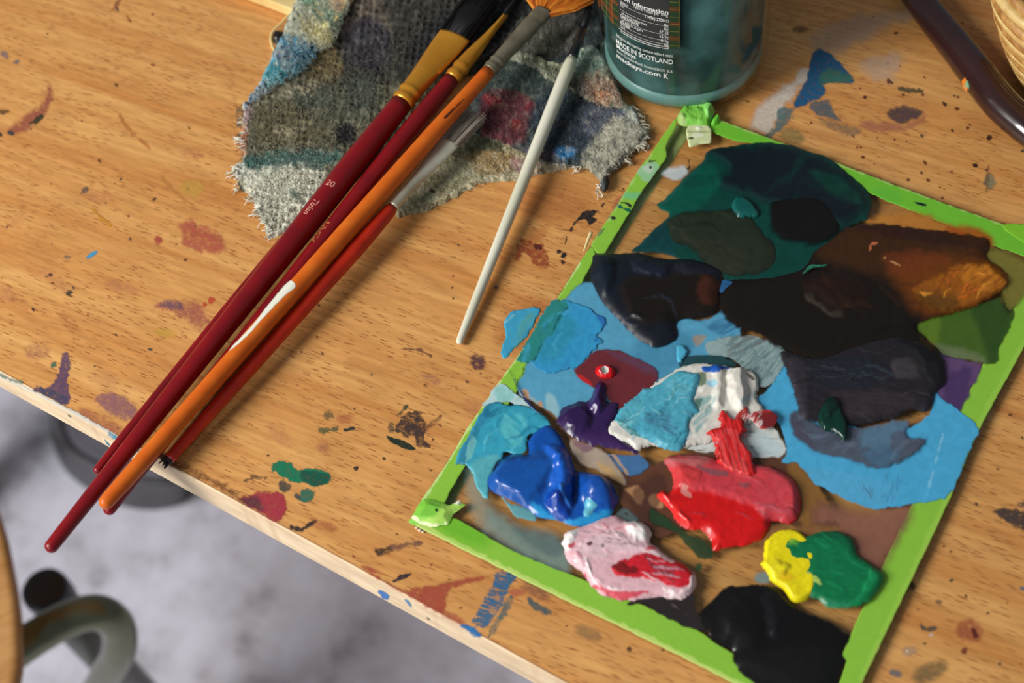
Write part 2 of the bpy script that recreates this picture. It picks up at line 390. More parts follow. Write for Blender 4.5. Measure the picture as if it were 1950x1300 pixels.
# ---- stains: flat dried paint, part of the table top's own mesh
R_ = random.Random(3)
def stain(shp, col, soft=5, op=0.8, wob=(3, 10), step=1.6, gran=0, layers=(), st=None, **kw):
    stain.k += 1
    paint(TOPS, shp, col, layers, h=0.0, edge=4, wob=wob, step=step, z=TZ+0.00003+0.000001*(stain.k % 40), soft=soft, op=op, mi=1, gran=gran, cv=0.03, st=st, **kw)
stain.k = 0
BK = (38, 34, 36); PU = (92, 58, 92); MA = (140, 60, 62); GN = (18, 110, 80)
stain([(95, 160), (85, 195), (60, 215), (30, 235), (12, 250), (30, 255), (60, 240), (85, 215), (98, 185)], (160, 84, 70), 12, 0.75, gran=0.4)
stain(('l', [(58, 235), (78, 224)], [4, 7]), (60, 60, 40), 3, 0.9)
stain(E(8, 213, 9, 4, -15), (110, 80, 45), 3, 0.8); stain(E(0, 255, 4, 4), (50, 50, 50), 3); stain(E(20, 253, 6, 3), (60, 70, 70), 3, .8)
stain(('l', [(228, 0), (218, 16), (205, 25)], [6, 3]), (140, 80, 60), 4, .6); stain(('l', [(242, 30), (248, 40)], [5, 4]), (150, 84, 40), 3, .7)
stain(E(8, 105, 10, 5, 40), (120, 110, 120), 5, .6); stain(E(32, 116, 6, 4), (100, 110, 120), 4, .7)
stain(('l', [(228, 220), (250, 252), (285, 282)], [5, 7, 3]), (190, 120, 60), 5, .6)
stain([(350, 420), (375, 425), (400, 440), (420, 450), (428, 465), (415, 480), (385, 478), (360, 470), (348, 455)], (188, 90, 74), 14, 0.72, wob=(6, 14), gran=0.42)
stain(E(302, 456, 8, 8), (180, 80, 66), 6, 0.8); stain(E(365, 358, 24, 17, 10), (216, 170, 80), 4, 0.55, wob=(3, 16))
stain(('l', [(180, 402), (195, 416), (208, 428)], [6, 9, 6]), (206, 142, 50), 3, .85)
stain(('l', [(308, 336), (330, 362), (375, 400)], [5, 5, 3]), (200, 140, 70), 5, .5)
stain([(164, 490), (175, 480), (186, 478), (180, 486), (168, 492)], (70, 150, 190), 2, 1, wob=(0, 1))
stain(E(128, 489, 8, 5), (90, 100, 90), 5, .6); stain(E(162, 362, 8, 4, -30), (90, 90, 80), 4, .7)
stain(('l', [(85, 528), (96, 523)], [5, 4]), (70, 40, 45), 3, .9); stain(E(132, 558, 6, 6), (50, 60, 50), 3, .8, wob=(3, 4))
stain([(298, 585), (315, 574), (345, 572), (375, 578), (392, 598), (396, 615), (375, 625), (355, 612), (340, 598), (310, 594)], (176, 96, 88), 12, .65, wob=(5, 10), gran=.45)
stain(E(328, 580, 22, 10, 8), (110, 90, 110), 8, .6, gran=.45); stain(E(316, 634, 22, 8, 10), (216, 180, 70), 8, .45)
stain(E(402, 572, 5, 7, 20), (196, 80, 50), 2, .95, wob=(2, 4)); stain(E(390, 579, 4, 4), (196, 80, 50), 2, .9)
# lower left bird-like purple mark
stain([(128, 672), (118, 674), (114, 700), (106, 724), (92, 738), (70, 734), (62, 742), (80, 752), (104, 762), (122, 770), (132, 764), (132, 745), (128, 720), (134, 695)], (96, 70, 100), 4, .85, wob=(3, 6), layers=[Ly([(62, 738), (80, 738), (110, 745), (130, 762), (120, 770), (90, 756)], (66, 66, 96), 6)], gran=.30)
stain(E(102, 696, 6, 5, -30), (40, 110, 90), 3, .85); stain(E(70, 670, 24, 14), (170, 110, 90), 14, .5, gran=.5)
stain([(180, 760), (205, 748), (230, 752), (255, 770), (262, 790), (240, 796), (205, 785)], (150, 100, 110), 8, .7, wob=(4, 8), gran=.38)
stain([(150, 775), (190, 790), (230, 812), (235, 830), (200, 818), (160, 795)], (180, 110, 80), 10, .6, gran=.4)
stain(('l', [(0, 716), (60, 745), (140, 786), (200, 818), (232, 836)], [4, 5, 6, 5, 4]), (224, 220, 208), 3, .85, wob=(2, 8))
stain([(190, 812), (205, 820), (230, 834), (215, 835)], (70, 150, 180), 3, .95); stain(('l', [(0, 713), (18, 722), (40, 728)], [4, 3, 5]), (60, 120, 110), 3, .7, wob=(2, 5))
stain(('l', [(330, 880), (370, 900), (430, 930), (470, 958)], [16, 14, 12, 8]), (110, 70, 45), 9, .6, wob=(5, 8), gran=.48)
stain(E(318, 872, 16, 8, 20), (50, 36, 26), 6, .8)
# red / purple near edge
stain([(455, 950), (480, 942), (510, 936), (540, 942), (544, 962), (535, 990), (515, 988), (485, 970)], (168, 50, 66), 7, .92, wob=(4, 8), layers=[Ly([(450, 950), (490, 944), (500, 970), (470, 965)], (100, 46, 60), 12)], gran=.26)
stain([(515, 886), (540, 878), (556, 885), (572, 895), (600, 892), (626, 902), (628, 914), (612, 926), (592, 926), (578, 918), (556, 916), (530, 904)], (22, 116, 82), 3, 1, wob=(3, 7), layers=[Ly([(578, 895), (628, 905), (610, 928), (576, 915)], (16, 84, 66), 5)])
stain([(580, 930), (596, 934), (600, 944), (585, 956), (570, 950), (574, 938)], (40, 110, 90), 3, .85, wob=(3, 5)); stain(E(541, 925, 12, 9, 40), (84, 78, 66), 4, .85, wob=(3, 6)); stain(E(568, 945, 6, 5, 30), (70, 78, 80), 3, .8)
stain(('l', [(468, 914), (488, 908), (505, 910)], [5, 8, 4]), (110, 80, 60), 4, .7, wob=(3, 5), gran=.4)
stain([(760, 800), (778, 786), (798, 784), (806, 800), (810, 815), (806, 835), (818, 850), (800, 852), (788, 832), (770, 830), (755, 820)], (62, 50, 48), 3, .9, wob=(4, 7), gran=.42)
stain([(736, 829), (752, 834), (770, 840), (790, 852), (785, 857), (762, 850), (742, 840)], (28, 46, 36), 2, 1, wob=(1, 6)); stain(('l', [(806, 818), (825, 806), (838, 794)], [8, 6, 4]), (120, 80, 60), 4, .7, gran=.45)
stain(('l', [(758, 790), (776, 772)], [3, 5]), (60, 80, 60), 3, .8); stain(E(745, 812, 6, 9), (80, 74, 60), 4, .6, gran=.42)
stain(('l', [(555, 1004), (575, 1008), (590, 998), (600, 993)], [7, 7, 8, 5]), (50, 44, 44), 3, .9, wob=(2, 5)); stain(E(620, 1003, 24, 9, 10), (186, 104, 66), 8, .5, gran=.45)
stain([(715, 1046), (740, 1040), (760, 1036), (795, 1030), (800, 1036), (760, 1046), (722, 1058)], (130, 90, 76), 5, .75, wob=(3, 6), layers=[Ly([(714, 1045), (742, 1040), (740, 1054), (718, 1062)], (52, 44, 40), 4)], gran=.42)
stain(E(625, 790, 10, 8), (90, 84, 60), 5, .6, wob=(3, 5), gran=.4); stain(('l', [(612, 820), (640, 818)], [9, 6]), (70, 96, 66), 4, .7, wob=(3, 6)); stain(('l', [(656, 817), (672, 816)], [4, 5]), (40, 52, 52), 2, .9); stain(E(656, 798, 18, 8), (190, 110, 70), 8, .45, gran=.45)
stain(E(615, 850, 12, 8), (180, 124, 96), 8, .5, gran=.5); stain(E(678, 892, 2.5, 2.5), BK, 2, 1); stain(E(731, 874, 2, 2), BK, 2, 1)
# bottom red triangle, blue stroke
stain([(690, 1078), (730, 1092), (700, 1090), (735, 1110), (765, 1125), (800, 1118), (860, 1108), (935, 1096), (880, 1112), (858, 1122), (850, 1140), (846, 1165), (820, 1160), (790, 1142), (760, 1125)], (176, 76, 60), 8, .78, wob=(3, 10), gran=.28)
stain([(840, 1160), (880, 1175), (885, 1190), (850, 1180)], (186, 92, 70), 8, .6, gran=.4); stain(('l', [(750, 1106), (764, 1098), (782, 1093)], [5, 6, 2]), (40, 36, 52), 2, .9)
stain([(948, 1088), (980, 1094), (976, 1108), (966, 1125), (960, 1140), (948, 1165), (935, 1180), (928, 1195), (900, 1185), (915, 1160), (925, 1135), (938, 1112)], (46, 108, 148), 5, .9, wob=(4, 6), gran=.38, st=(15, 2.4, .25, .5))
stain([(972, 1135), (978, 1142), (960, 1175), (940, 1205), (930, 1212), (936, 1190), (955, 1160)], (40, 110, 120), 4, .7, wob=(3, 6), gran=.45)
stain([(876, 1190), (892, 1190), (915, 1205), (910, 1212), (890, 1202)], (50, 120, 180), 3, 1)
stain([(1005, 1135), (1018, 1145), (1040, 1158), (1055, 1172), (1040, 1168), (1018, 1158), (1006, 1146)], (70, 96, 100), 6, .8, gran=.3); stain(E(1020, 1125, 30, 12, 30), (150, 100, 80), 12, .5, gran=.4); stain(E(985, 1128, 14, 8), (196, 100, 80), 8, .5)
stain(E(1120, 1205, 26, 12, 25), (160, 126, 84), 14, .5); stain(E(1198, 1237, 6, 4), (90, 60, 36), 3, .8); stain(E(1262, 1238, 5, 3), (80, 60, 40), 3, .7)
# centre
stain([(990, 462), (1000, 455), (1010, 462), (1030, 465), (1040, 478), (1046, 500), (1040, 510), (1012, 500), (1000, 480), (984, 492), (975, 500)], (160, 72, 44), 5, .8, wob=(5, 8), gran=.46); stain(E(1026, 470, 7, 4, 20), (90, 36, 36), 3, .9)
stain([(1104, 414), (1110, 404), (1125, 400), (1140, 402), (1126, 412), (1138, 418), (1122, 428), (1116, 418), (1104, 418)], BK, 2, 1, wob=(1.5, 5)); stain(('l', [(1138, 400), (1150, 388), (1160, 372)], [4, 2, 1]), BK, 1.5, 1)
stain(('l', [(1104, 414), (1092, 428), (1086, 438)], [4, 2.5, 4]), BK, 1.5, 1); stain(('l', [(1079, 450), (1076, 466)], [5, 2]), BK, 1.5, 1); stain(E(1073, 486, 5, 5, 30), BK, 2, 1, wob=(2, 4)); stain(E(1066, 479, 3, 3), BK, 2, 1); stain(E(1071, 499, 2, 1.5), (70, 40, 30), 1.5, 1)
stain([(895, 680), (910, 674), (922, 684), (924, 700), (910, 704), (896, 694)], (90, 56, 66), 6, .8, wob=(3, 5), gran=.42); stain(('l', [(770, 664), (800, 666), (820, 678)], [4, 5, 3]), (110, 70, 60), 3, .7, gran=.4); stain(E(820, 720, 22, 8, 20), (176, 120, 96), 10, .5, gran=.5)
stain(E(944, 548, 3, 3), (96, 90, 110), 3, .8); stain(E(861, 547, 1.6, 1.6), BK, 1.5); stain(E(864, 569, 1.4, 1.4), BK, 1.5); stain(E(1020, 450, 26, 12, -30), (190, 110, 56), 14, .35); stain(E(1180, 385, 18, 8, -40), (190, 110, 90), 8, .5)
# soft reddish brown areas right of the brushes
stain(E(1000, 620, 60, 40, -40), (190, 112, 60), 40, .35); stain(E(1060, 380, 70, 40), (190, 116, 60), 40, .3)
# upper right: white wipe, blue stroke
stain([(1430, 245), (1440, 215), (1470, 180), (1510, 150), (1530, 130), (1550, 140), (1520, 170), (1500, 200), (1480, 235), (1465, 255)], (222, 214, 200), 14, .75, wob=(6, 18))
stain([(1545, 70), (1600, 45), (1680, 25), (1760, 20), (1700, 50), (1640, 75), (1600, 100), (1560, 100)], (190, 176, 160), 30, .42, wob=(8, 24))
stain([(1640, 120), (1690, 105), (1720, 115), (1700, 145), (1670, 155)], (206, 186, 164), 22, .5, wob=(6, 20))
stain([(1556, 95), (1572, 97), (1590, 110), (1612, 135), (1626, 150), (1618, 158), (1585, 158), (1565, 160), (1571, 178), (1556, 190), (1535, 198), (1515, 205), (1512, 192), (1530, 165), (1540, 140), (1545, 115)], (24, 88, 128), 5, .95, wob=(3, 10), layers=[Ly([(1575, 130), (1625, 148), (1600, 162), (1560, 160)], (50, 110, 100), 12)])
stain([(1545, 195), (1575, 190), (1588, 215), (1600, 230), (1570, 222), (1548, 212)], (76, 104, 116), 6, .7, wob=(3, 9), gran=.25); stain([(1480, 215), (1490, 208), (1512, 205), (1500, 235), (1470, 258), (1455, 260), (1475, 240)], (80, 120, 124), 7, .7, wob=(4, 9), gran=.3)
stain([(1560, 225), (1600, 235), (1640, 245), (1630, 258), (1590, 250)], (150, 124, 96), 10, .6, gran=.35); stain(E(1510, 260, 24, 14, 15), (140, 134, 84), 12, .5)
stain([(1690, 215), (1715, 202), (1740, 206), (1757, 212), (1750, 222), (1730, 230), (1715, 236), (1700, 228)], (84, 68, 72), 8, .8, wob=(2, 8)); stain([(1640, 232), (1700, 235), (1730, 238), (1758, 220), (1755, 235), (1700, 250), (1650, 245)], (186, 118, 96), 12, .55)
stain(('l', [(1715, 169), (1735, 173), (1755, 173)], [9, 8, 7]), (84, 80, 56), 4, .85, wob=(2, 5)); stain(E(1757, 180, 4, 4), (120, 70, 50), 3, .8); stain(E(1693, 155, 3.5, 5), (120, 66, 40), 3, .8)
stain(E(1525, 58, 14, 6), (110, 84, 50), 8, .6); stain(E(1885, 345, 10, 14), (128, 138, 110), 7, .7); stain(E(1880, 340, 3, 30, 5), (130, 90, 60), 3, .4)
for (x, y, s) in ((1884, 262, 5), (1856, 315, 4.5), (1729, 342, 3), (1814, 249, 4), (1671, 262, 2.4), (1703, 267, 1.6), (1644, 299, 2), (1761, 310, 3), (1812, 327, 2.6), (1546, 234, 2.6), (1760, 147, 2.5), (1647, 184, 3.4), (1720, 181, 2.4), (1798, 197, 3.5), (1822, 207, 2.4), (1843, 243, 2.6), (1690, 120, 2), (1632, 280, 2.4), (1640, 281, 2), (1110, 29, 3), (1768, 343, 1.5), (1790, 357, 1.6), (1775, 385, 1.4)):
    stain(E(x, y, s, s*.75, 20), (60, 36, 26) if s > 3 else (120, 66, 36), 2, .95)
stain([(1890, 972), (1915, 968), (1950, 975), (1965, 990), (1950, 1010), (1930, 1000), (1905, 985)], (74, 62, 58), 6, .9, wob=(3, 8), gran=.34); stain(E(1950, 960, 12, 6), (110, 80, 80), 5, .6, gran=.4)
stain(E(1732, 1115, 9, 10), (84, 74, 46), 5, .75, wob=(3, 6)); stain(('l', [(1752, 1190), (1765, 1198), (1785, 1195)], [5, 8, 4]), (90, 84, 72), 4, .8, wob=(3, 5)); stain(E(1772, 1209, 5, 3), (220, 205, 190), 2, .9)
stain(E(1845, 1200, 24, 20, 30), (176, 90, 64), 14, .6, gran=.38); stain(E(1854, 1204, 4, 9, -20), (96, 40, 36), 4, .9); stain(E(1837, 1239, 6, 7), (120, 50, 44), 4, .8)
stain(E(1730, 1240, 16, 8), (190, 160, 130), 6, .6); stain(E(1725, 1240, 3, 2), (225, 215, 200), 2, 1); stain(E(1770, 1280, 34, 16, -25), (120, 104, 72), 16, .6, gran=.3); stain(E(1705, 1282, 12, 6, 15), (110, 112, 120), 6, .7); stain(E(1787, 1145, 6, 4), (130, 110, 76), 3, .7); stain(E(1948, 1120, 5, 4), (100, 120, 130), 3, .8)
stain(E(1480, 1290, 60, 14, 26), (200, 120, 70), 16, .4)
# scattered specks and pale reddish blurs
EDGEY = lambda x: 709+0.5503*x
nsp = 0
while nsp < 150:
    x, y = R_.uniform(0, 1950), R_.uniform(0, 1290)
    if y > EDGEY(x)-12: continue
    if sdpoly(np.array([x]), np.array([y]), [(781, 995), (1297, 215), (2039, 473), (1595, 1397)])[0] > -8: continue
    s = R_.uniform(0.9, 2.6)
    stain(E(x, y, s*R_.uniform(1, 2.2), s, R_.uniform(-40, 60)), R_.choice([(90, 50, 36), (120, 70, 46), (60, 70, 70), (150, 60, 50), (50, 44, 44)]), 2, .75, wob=(0, 1), step=1.3); nsp += 1
for i in range(26):
    x, y = R_.uniform(0, 1000), R_.uniform(60, 1100)
    if y > EDGEY(x)-40 or (x > 430 and y < 420): continue
    stain(E(x, y, R_.uniform(12, 34), R_.uniform(6, 14), R_.uniform(0, 50)), R_.choice([(200, 120, 76), (196, 124, 100), (190, 130, 70)]), 14, R_.uniform(.15, .35), step=3, gran=.45)
top = reparent(TOPS.obj('table_top', [M_wood, M_stain], shade=False), table)
top['label'] = 'beech veneer top with dried paint marks'
# paint on the front edge face
fn = np.array([-EN[0], -EN[1], 0.0])
def facemap(x, y, h):
    r_ = ray(x, y); A = np.array([*A0, 0.0])+fn*0.00005
    t = ((A-CAM)@fn)/(r_@fn); return CAM+r_*t[..., None]+fn*h[..., None]
for s_, c_ in (([(720, 1125), (728, 1124), (740, 1134), (738, 1142), (728, 1138)], (42, 106, 172)), ([(770, 1141), (778, 1143), (784, 1156), (776, 1150)], (70, 130, 170)), ([(200, 838), (210, 846), (206, 848)], (50, 120, 150)), ([(812, 1175), (818, 1178), (815, 1180)], (80, 80, 60)), ([(128, 788), (136, 793), (132, 793)], (70, 90, 70))):
    fm = MeshData(); paint(fm, s_, c_, h=0.05, edge=2, wob=(1.2, 4), step=1.2, soft=2, mapf=facemap)
    fe = reparent(fm.obj('paint_mark', M_film), table); fe['label'] = 'paint mark on the front edge'

# ------------------------------------------------------------------ glass palette with taped edges
SHEETPX = [(781, 995), (1297, 215), (2039, 473), (1595, 1397)]
GT = 0.003; ZG = TZ+GT+0.0002
pal = thing('glass_palette', 'rectangular glass paint palette with bright green taped edges', 'palette', tuple(P(1440, 700)))
c4 = [P(x, y, TZ+GT) for x, y in SHEETPX]
m, nt, b = newmat('clear_glass'); nt.nodes.remove(b)
o_ = nt.nodes['Material Output']; tr = N(nt, 'ShaderNodeBsdfTransparent'); tr.inputs[0].default_value = (0.965, 0.985, 0.97, 1)
gl = N(nt, 'ShaderNodeBsdfGlossy'); gl.inputs['Roughness'].default_value = 0.06; fr = N(nt, 'ShaderNodeFresnel'); fr.inputs[0].default_value = 1.45
ms = N(nt, 'ShaderNodeMixShader'); bk = N(nt, 'ShaderNodeNewGeometry'); iv = N(nt, 'ShaderNodeMath', operation='SUBTRACT'); iv.inputs[0].default_value = 1.0; nt.links.new(bk.outputs['Backfacing'], iv.inputs[1]); fm_ = N(nt, 'ShaderNodeMath', operation='MULTIPLY'); nt.links.new(fr.outputs[0], fm_.inputs[0]); nt.links.new(iv.outputs[0], fm_.inputs[1]); nt.links.new(fm_.outputs[0], ms.inputs[0]); nt.links.new(tr.outputs[0], ms.inputs[1]); nt.links.new(gl.outputs[0], ms.inputs[2]); nt.links.new(ms.outputs[0], o_.inputs[0])
M_glass = m
md = MeshData(); prism(md, c4, TZ+0.0002, TZ+GT)
reparent(md.obj('glass_sheet', M_glass, shade=False), pal)
LG = (138, 192, 60); LG2 = (168, 212, 84)
def strip(name, shp, col, layers=(), h=0.12, z=ZG-0.00015, op=1.0, edge=1.5, lab=None, wob=(0.8, 12), step=1.5, par=None, **kw):
    strip.k += 1; z = z+strip.k*0.00003; md = MeshData(); L2 = list(layers)
    paint(md, shp, col, L2, h=h, edge=edge, wob=wob, step=step, z=z, cv=0.02, **kw)
    md.c = [np.c_[c[:, :3], c[:, 3]*op] for c in md.c]
    o = reparent(md.obj(name, M_tape), par or pal)
    if lab: o['label'] = lab
    return o
strip.k = 0
US = (138, 150, 84)
md = MeshData()
paint(md, [(1287, 238), (1309, 245), (1306, 266), (1256, 342), (1226, 388), (1175, 470), (1120, 560), (1080, 620), (1010, 745), (940, 830), (900, 895), (868, 948), (858, 960), (800, 965), (1040, 600), (1150, 430)], US, [Ly(('l', [(1300, 262), (1170, 470), (1000, 740), (862, 955)], 10), (176, 184, 122), 8, .6)], h=0.02, edge=2, wob=(1, 14), step=2, z=TZ+0.00008, soft=3, op=.85)
u_ = reparent(md.obj('tape_underlayer', M_tape), pal); u_['label'] = 'pale tape seen through the glass along the left edge'
strip('tape_strip', [(1283, 228), (1240, 293), (1221, 315), (1191, 364), (1160, 412), (1128, 461), (1128, 470), (1139, 484), (1150, 483), (1176, 442), (1200, 403), (1224, 362), (1254, 322), (1270, 297), (1268, 279), (1279, 256), (1288, 236)], LG,
      [Ly([(1220, 315), (1250, 310), (1255, 325), (1236, 345), (1214, 335)], (150, 196, 150), 5, .9), Ly(E(1234, 322, 12, 8), (190, 208, 186), 5, .8), Ly([(1188, 366), (1225, 368), (1218, 378), (1182, 377)], (110, 190, 130), 5, .8),
       Ly(('l', [(1174, 390), (1190, 398), (1198, 401)], [6, 4]), (16, 100, 72), 2), Ly(('l', [(1182, 386), (1192, 387), (1200, 392)], 2.5), BK, 1), Ly(('l', [(1236, 307), (1250, 306)], 2.5), BK, 1), Ly(E(1239, 320, 3, 4), BK, 1), Ly(E(1257, 312, 2.5, 2), BK, 1),
       Ly(('l', [(1160, 413), (1172, 415)], 2.5), BK, 1), Ly([(1138, 440), (1153, 434), (1146, 443), (1140, 450)], (26, 40, 30), 2), Ly(('l', [(1192, 360), (1175, 388), (1158, 414), (1150, 425)], [2, 5, 2]), (30, 40, 30), 2, .8), Ly(('l', [(1240, 296), (1190, 370), (1130, 462)], 3), (190, 214, 130), 2, .5)], lab='upper left tape strip', h=.15)
strip('tape_strip', [(1126, 470), (1102, 503), (1060, 570), (1010, 645), (951, 726), (918, 774), (890, 815), (854, 877), (800, 956), (781, 993), (800, 1000), (836, 975), (859, 932), (885, 890), (912, 850), (945, 806), (982, 749), (1012, 696), (1050, 636), (1090, 572), (1122, 512), (1133, 488), (1131, 472)], LG,
      [Ly(('l', [(1102, 503), (1010, 645), (918, 774), (854, 877), (790, 980)], 5), (206, 226, 150), 3, .7), Ly([(975, 742), (945, 800), (918, 830), (870, 910), (800, 1000), (770, 960), (900, 760), (960, 700)], (186, 210, 190), 12, 0)], lab='lower left tape strip', h=.15)
strip('tape_strip', [(784, 995), (840, 1025), (900, 1055), (1000, 1105), (1100, 1154), (1200, 1202), (1300, 1251), (1440, 1322), (1600, 1404), (1610, 1380), (1480, 1290), (1379, 1234), (1338, 1205), (1300, 1187), (1215, 1147), (1108, 1102), (979, 1049), (900, 1004), (858, 984), (810, 988)], LG,
      [Ly(('l', [(784, 993), (900, 1052), (1100, 1151), (1300, 1248), (1440, 1320)], 11), (196, 218, 116), 4, .8), Ly(E(880, 1010, 60, 20, 26), (84, 170, 20), 30, .6)], lab='front tape strip', h=.15)
strip('tape_strip', [(1598, 1404), (1628, 1330), (1642, 1300), (1690, 1200), (1740, 1096), (1810, 948), (1862, 824), (1950, 662), (2045, 478), (1992, 480), (1950, 545), (1922, 600), (1870, 697), (1824, 787), (1780, 872), (1736, 961), (1679, 1081), (1605, 1241), (1612, 1256), (1598, 1300), (1566, 1380)], LG,
      [Ly(('l', [(1642, 1290), (1740, 1088), (1810, 940), (1862, 816), (1950, 655)], 14), (158, 204, 76), 8, .7), Ly(('l', [(1640, 1300), (1740, 1098), (1810, 952), (1950, 664)], 4), (176, 180, 90), 2, .5)], lab='right tape strip', h=.15)
strip('tape_strip', [(1340, 222), (1370, 228), (1450, 257), (1560, 297), (1700, 350), (1800, 387), (1914, 428), (1990, 455), (2038, 476), (2020, 515), (1950, 488), (1891, 467), (1835, 441), (1740, 403), (1663, 371), (1619, 346), (1560, 320), (1480, 282), (1400, 268), (1350, 247)], (112, 188, 50),
      [Ly(('l', [(1370, 228), (1560, 297), (1700, 350), (1914, 428)], 7), (176, 206, 110), 3, .7), Ly([(1741, 385), (1752, 386), (1764, 389), (1762, 393), (1748, 390)], (12, 20, 40), 2, 1, wob=(.5, 3)), Ly(E(1690, 372, 30, 14, 20), (90, 180, 60), 18, .5)], lab='back tape strip', h=.15)
strip('tape_strip', [(1908, 430), (1930, 426), (1960, 428), (1995, 440), (2036, 462), (2030, 500), (1990, 490), (1950, 462), (1925, 446)], (128, 196, 46), lab='short overlapping tape piece at the right corner', z=ZG+.0001, h=.15)
# crumpled tape corner and folded flap
strip('crumpled_tape', [(1288, 226), (1296, 212), (1306, 202), (1324, 199), (1345, 199), (1354, 202), (1361, 211), (1356, 225), (1350, 242), (1336, 245), (1322, 243), (1308, 241), (1296, 238)], (118, 188, 66),
      [Ly([(1304, 206), (1330, 202), (1345, 212), (1312, 210)], (150, 214, 110), 4, .8, h=1.2, hs=5), Ly([(1340, 202), (1360, 210), (1352, 232), (1342, 222)], (140, 214, 110), 4, .8, h=1.5, hs=6), Ly([(1290, 224), (1300, 228), (1308, 240), (1296, 238)], (170, 190, 120), 4, .8)], h=3.4, edge=9, lab='crumpled lump of tape at the back left corner', nz=(1.2, 14), z=ZG)
strip('crumpled_tape', [(1358, 228), (1366, 220), (1371, 224), (1368, 234), (1360, 240), (1352, 238)], (110, 200, 60), h=2.2, edge=5, lab='small nub of tape', z=ZG)
strip('tape_tail', [(1310, 240), (1350, 241), (1356, 262), (1354, 272), (1345, 274), (1333, 275), (1314, 281), (1310, 270)], (206, 214, 160),
      [Ly(('l', [(1312, 252), (1352, 252)], 5), (180, 184, 130), 4, .8, h=-.5), Ly(E(1330, 247, 6, 4), (230, 232, 210), 3, .9, h=.8), Ly(E(1328, 260, 10, 3), (232, 234, 206), 3, .8), Ly(('l', [(1312, 267), (1318, 267)], 2), (90, 90, 50), 1)], h=1.0, edge=2, lab='pale torn tape tail', z=ZG+.0003)
strip('folded_tape_flap', [(779, 994), (785, 983), (807, 950), (842, 957), (857, 961), (868, 956), (875, 952), (878, 957), (888, 960), (881, 966), (866, 976), (859, 989), (852, 998), (827, 1003), (801, 999)], (126, 200, 66),
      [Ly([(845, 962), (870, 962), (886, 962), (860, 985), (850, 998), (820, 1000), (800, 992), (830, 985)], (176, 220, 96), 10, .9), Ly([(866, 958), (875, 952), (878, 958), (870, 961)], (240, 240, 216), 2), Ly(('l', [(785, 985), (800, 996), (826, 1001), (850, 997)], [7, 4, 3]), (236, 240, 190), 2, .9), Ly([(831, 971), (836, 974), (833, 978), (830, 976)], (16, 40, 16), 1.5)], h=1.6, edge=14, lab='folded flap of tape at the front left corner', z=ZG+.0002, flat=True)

# ------------------------------------------------------------------ paint on the palette
K_ = [0]
def dollop(name, label, shp, col, layers=(), h=1.5, edge=14, mat=None, nz=(0.15, 16), wob=(3, 12), step=1.6, zo=0.0, cat='paint', group=None, rg=None, ea=2.0, warp=5, blur=4, marb=.10, sk=None, **kw):
    md = MeshData(); layers = list(layers)+[q_ for a_ in (sk or []) for q_ in strokes(shp, *a_)]; nz = (nz[0]*.5, nz[1]*1.3); rg = (rg[0], rg[1], rg[2]*.5) if rg else None
    paint(md, shp, col, layers, h=h, edge=edge, wob=wob, step=step, z=ZG+0.0001+zo*0.001, nz=nz, rg=rg, ea=ea, warp=warp, blur=blur, marb=marb, **kw)
    return tag(md.obj(name, mat or M_wet), label, cat, group)
def film(label, shp, col, layers=(), soft=8, op=.9, wob=(3, 14), step=2.2, zo=None, **kw):
    K_[0] += 1; md = MeshData()
    paint(md, shp, col, layers, h=0.02, edge=3, wob=wob, step=step, z=ZG+0.00002+0.00002*K_[0], soft=soft, op=op, **kw)
    return tag(md.obj('paint_smear', M_film), label, 'paint smear')
# --- thin films, lowest first
film('pale teal hazy wash between the lower left tape corner and the pink paint', [(905, 880), (930, 960), (960, 985), (1000, 1005), (1060, 1020), (1085, 1060), (1075, 1090), (1020, 1068), (960, 1035), (915, 1000), (895, 960), (890, 915)], (120, 150, 142), [Ly([(900, 890), (930, 955), (915, 1000), (896, 960)], (170, 140, 100), 20, .4), Ly([(980, 1000), (1070, 1025), (1060, 1060), (1000, 1030)], (76, 116, 120), 16, .8)], soft=26, op=.7)
film('light blue film spread across the left half of the palette behind the purple paint', [(1085, 560), (1130, 540), (1250, 590), (1350, 610), (1400, 560), (1410, 640), (1350, 700), (1290, 740), (1180, 800), (1080, 800), (1010, 760), (985, 745), (1000, 700)], (84, 158, 190), [Ly([(1230, 640), (1330, 640), (1290, 700), (1250, 720), (1200, 690)], (70, 140, 172), 20), Ly([(985, 745), (1020, 760), (1050, 800), (1030, 790), (1000, 765)], (150, 176, 180), 8), Ly([(1040, 750), (1060, 760), (1062, 800), (1045, 795)], (150, 190, 196), 8, .8), Ly(E(1002, 752, 5, 12, -25), (200, 150, 110), 4, .9), Ly(E(1028, 772, 5, 9), (190, 140, 100), 4, .9), Ly([(1320, 640), (1345, 640), (1335, 655), (1325, 660)], (160, 140, 110), 6, .8), Ly([(1330, 600), (1400, 560), (1395, 640), (1340, 620)], (52, 112, 150), 10, .9, st=(-30, 4, .3, .7))], soft=5, op=.97)
film('dark brown translucent smear between the blue and red paint', [(1185, 905), (1215, 888), (1260, 880), (1300, 862), (1500, 852), (1545, 905), (1580, 960), (1570, 1000), (1520, 1006), (1440, 960), (1350, 975), (1290, 1010), (1240, 1020), (1205, 985), (1180, 950)], (96, 58, 38), [Ly([(1500, 862), (1550, 890), (1585, 950), (1580, 1000), (1530, 1005), (1510, 940)], (140, 98, 44), 12, .9), Ly([(1190, 930), (1215, 925), (1228, 945), (1215, 962), (1200, 945)], (200, 146, 100), 4, .9), Ly(E(1250, 955, 16, 13, 30), (206, 154, 108), 5, .9), Ly([(1225, 862), (1260, 868), (1240, 880), (1222, 878)], (180, 130, 84), 6, .9), Ly([(1195, 950), (1250, 900), (1270, 930), (1230, 1000)], (66, 36, 28), 14, .7)], soft=6, op=.93)
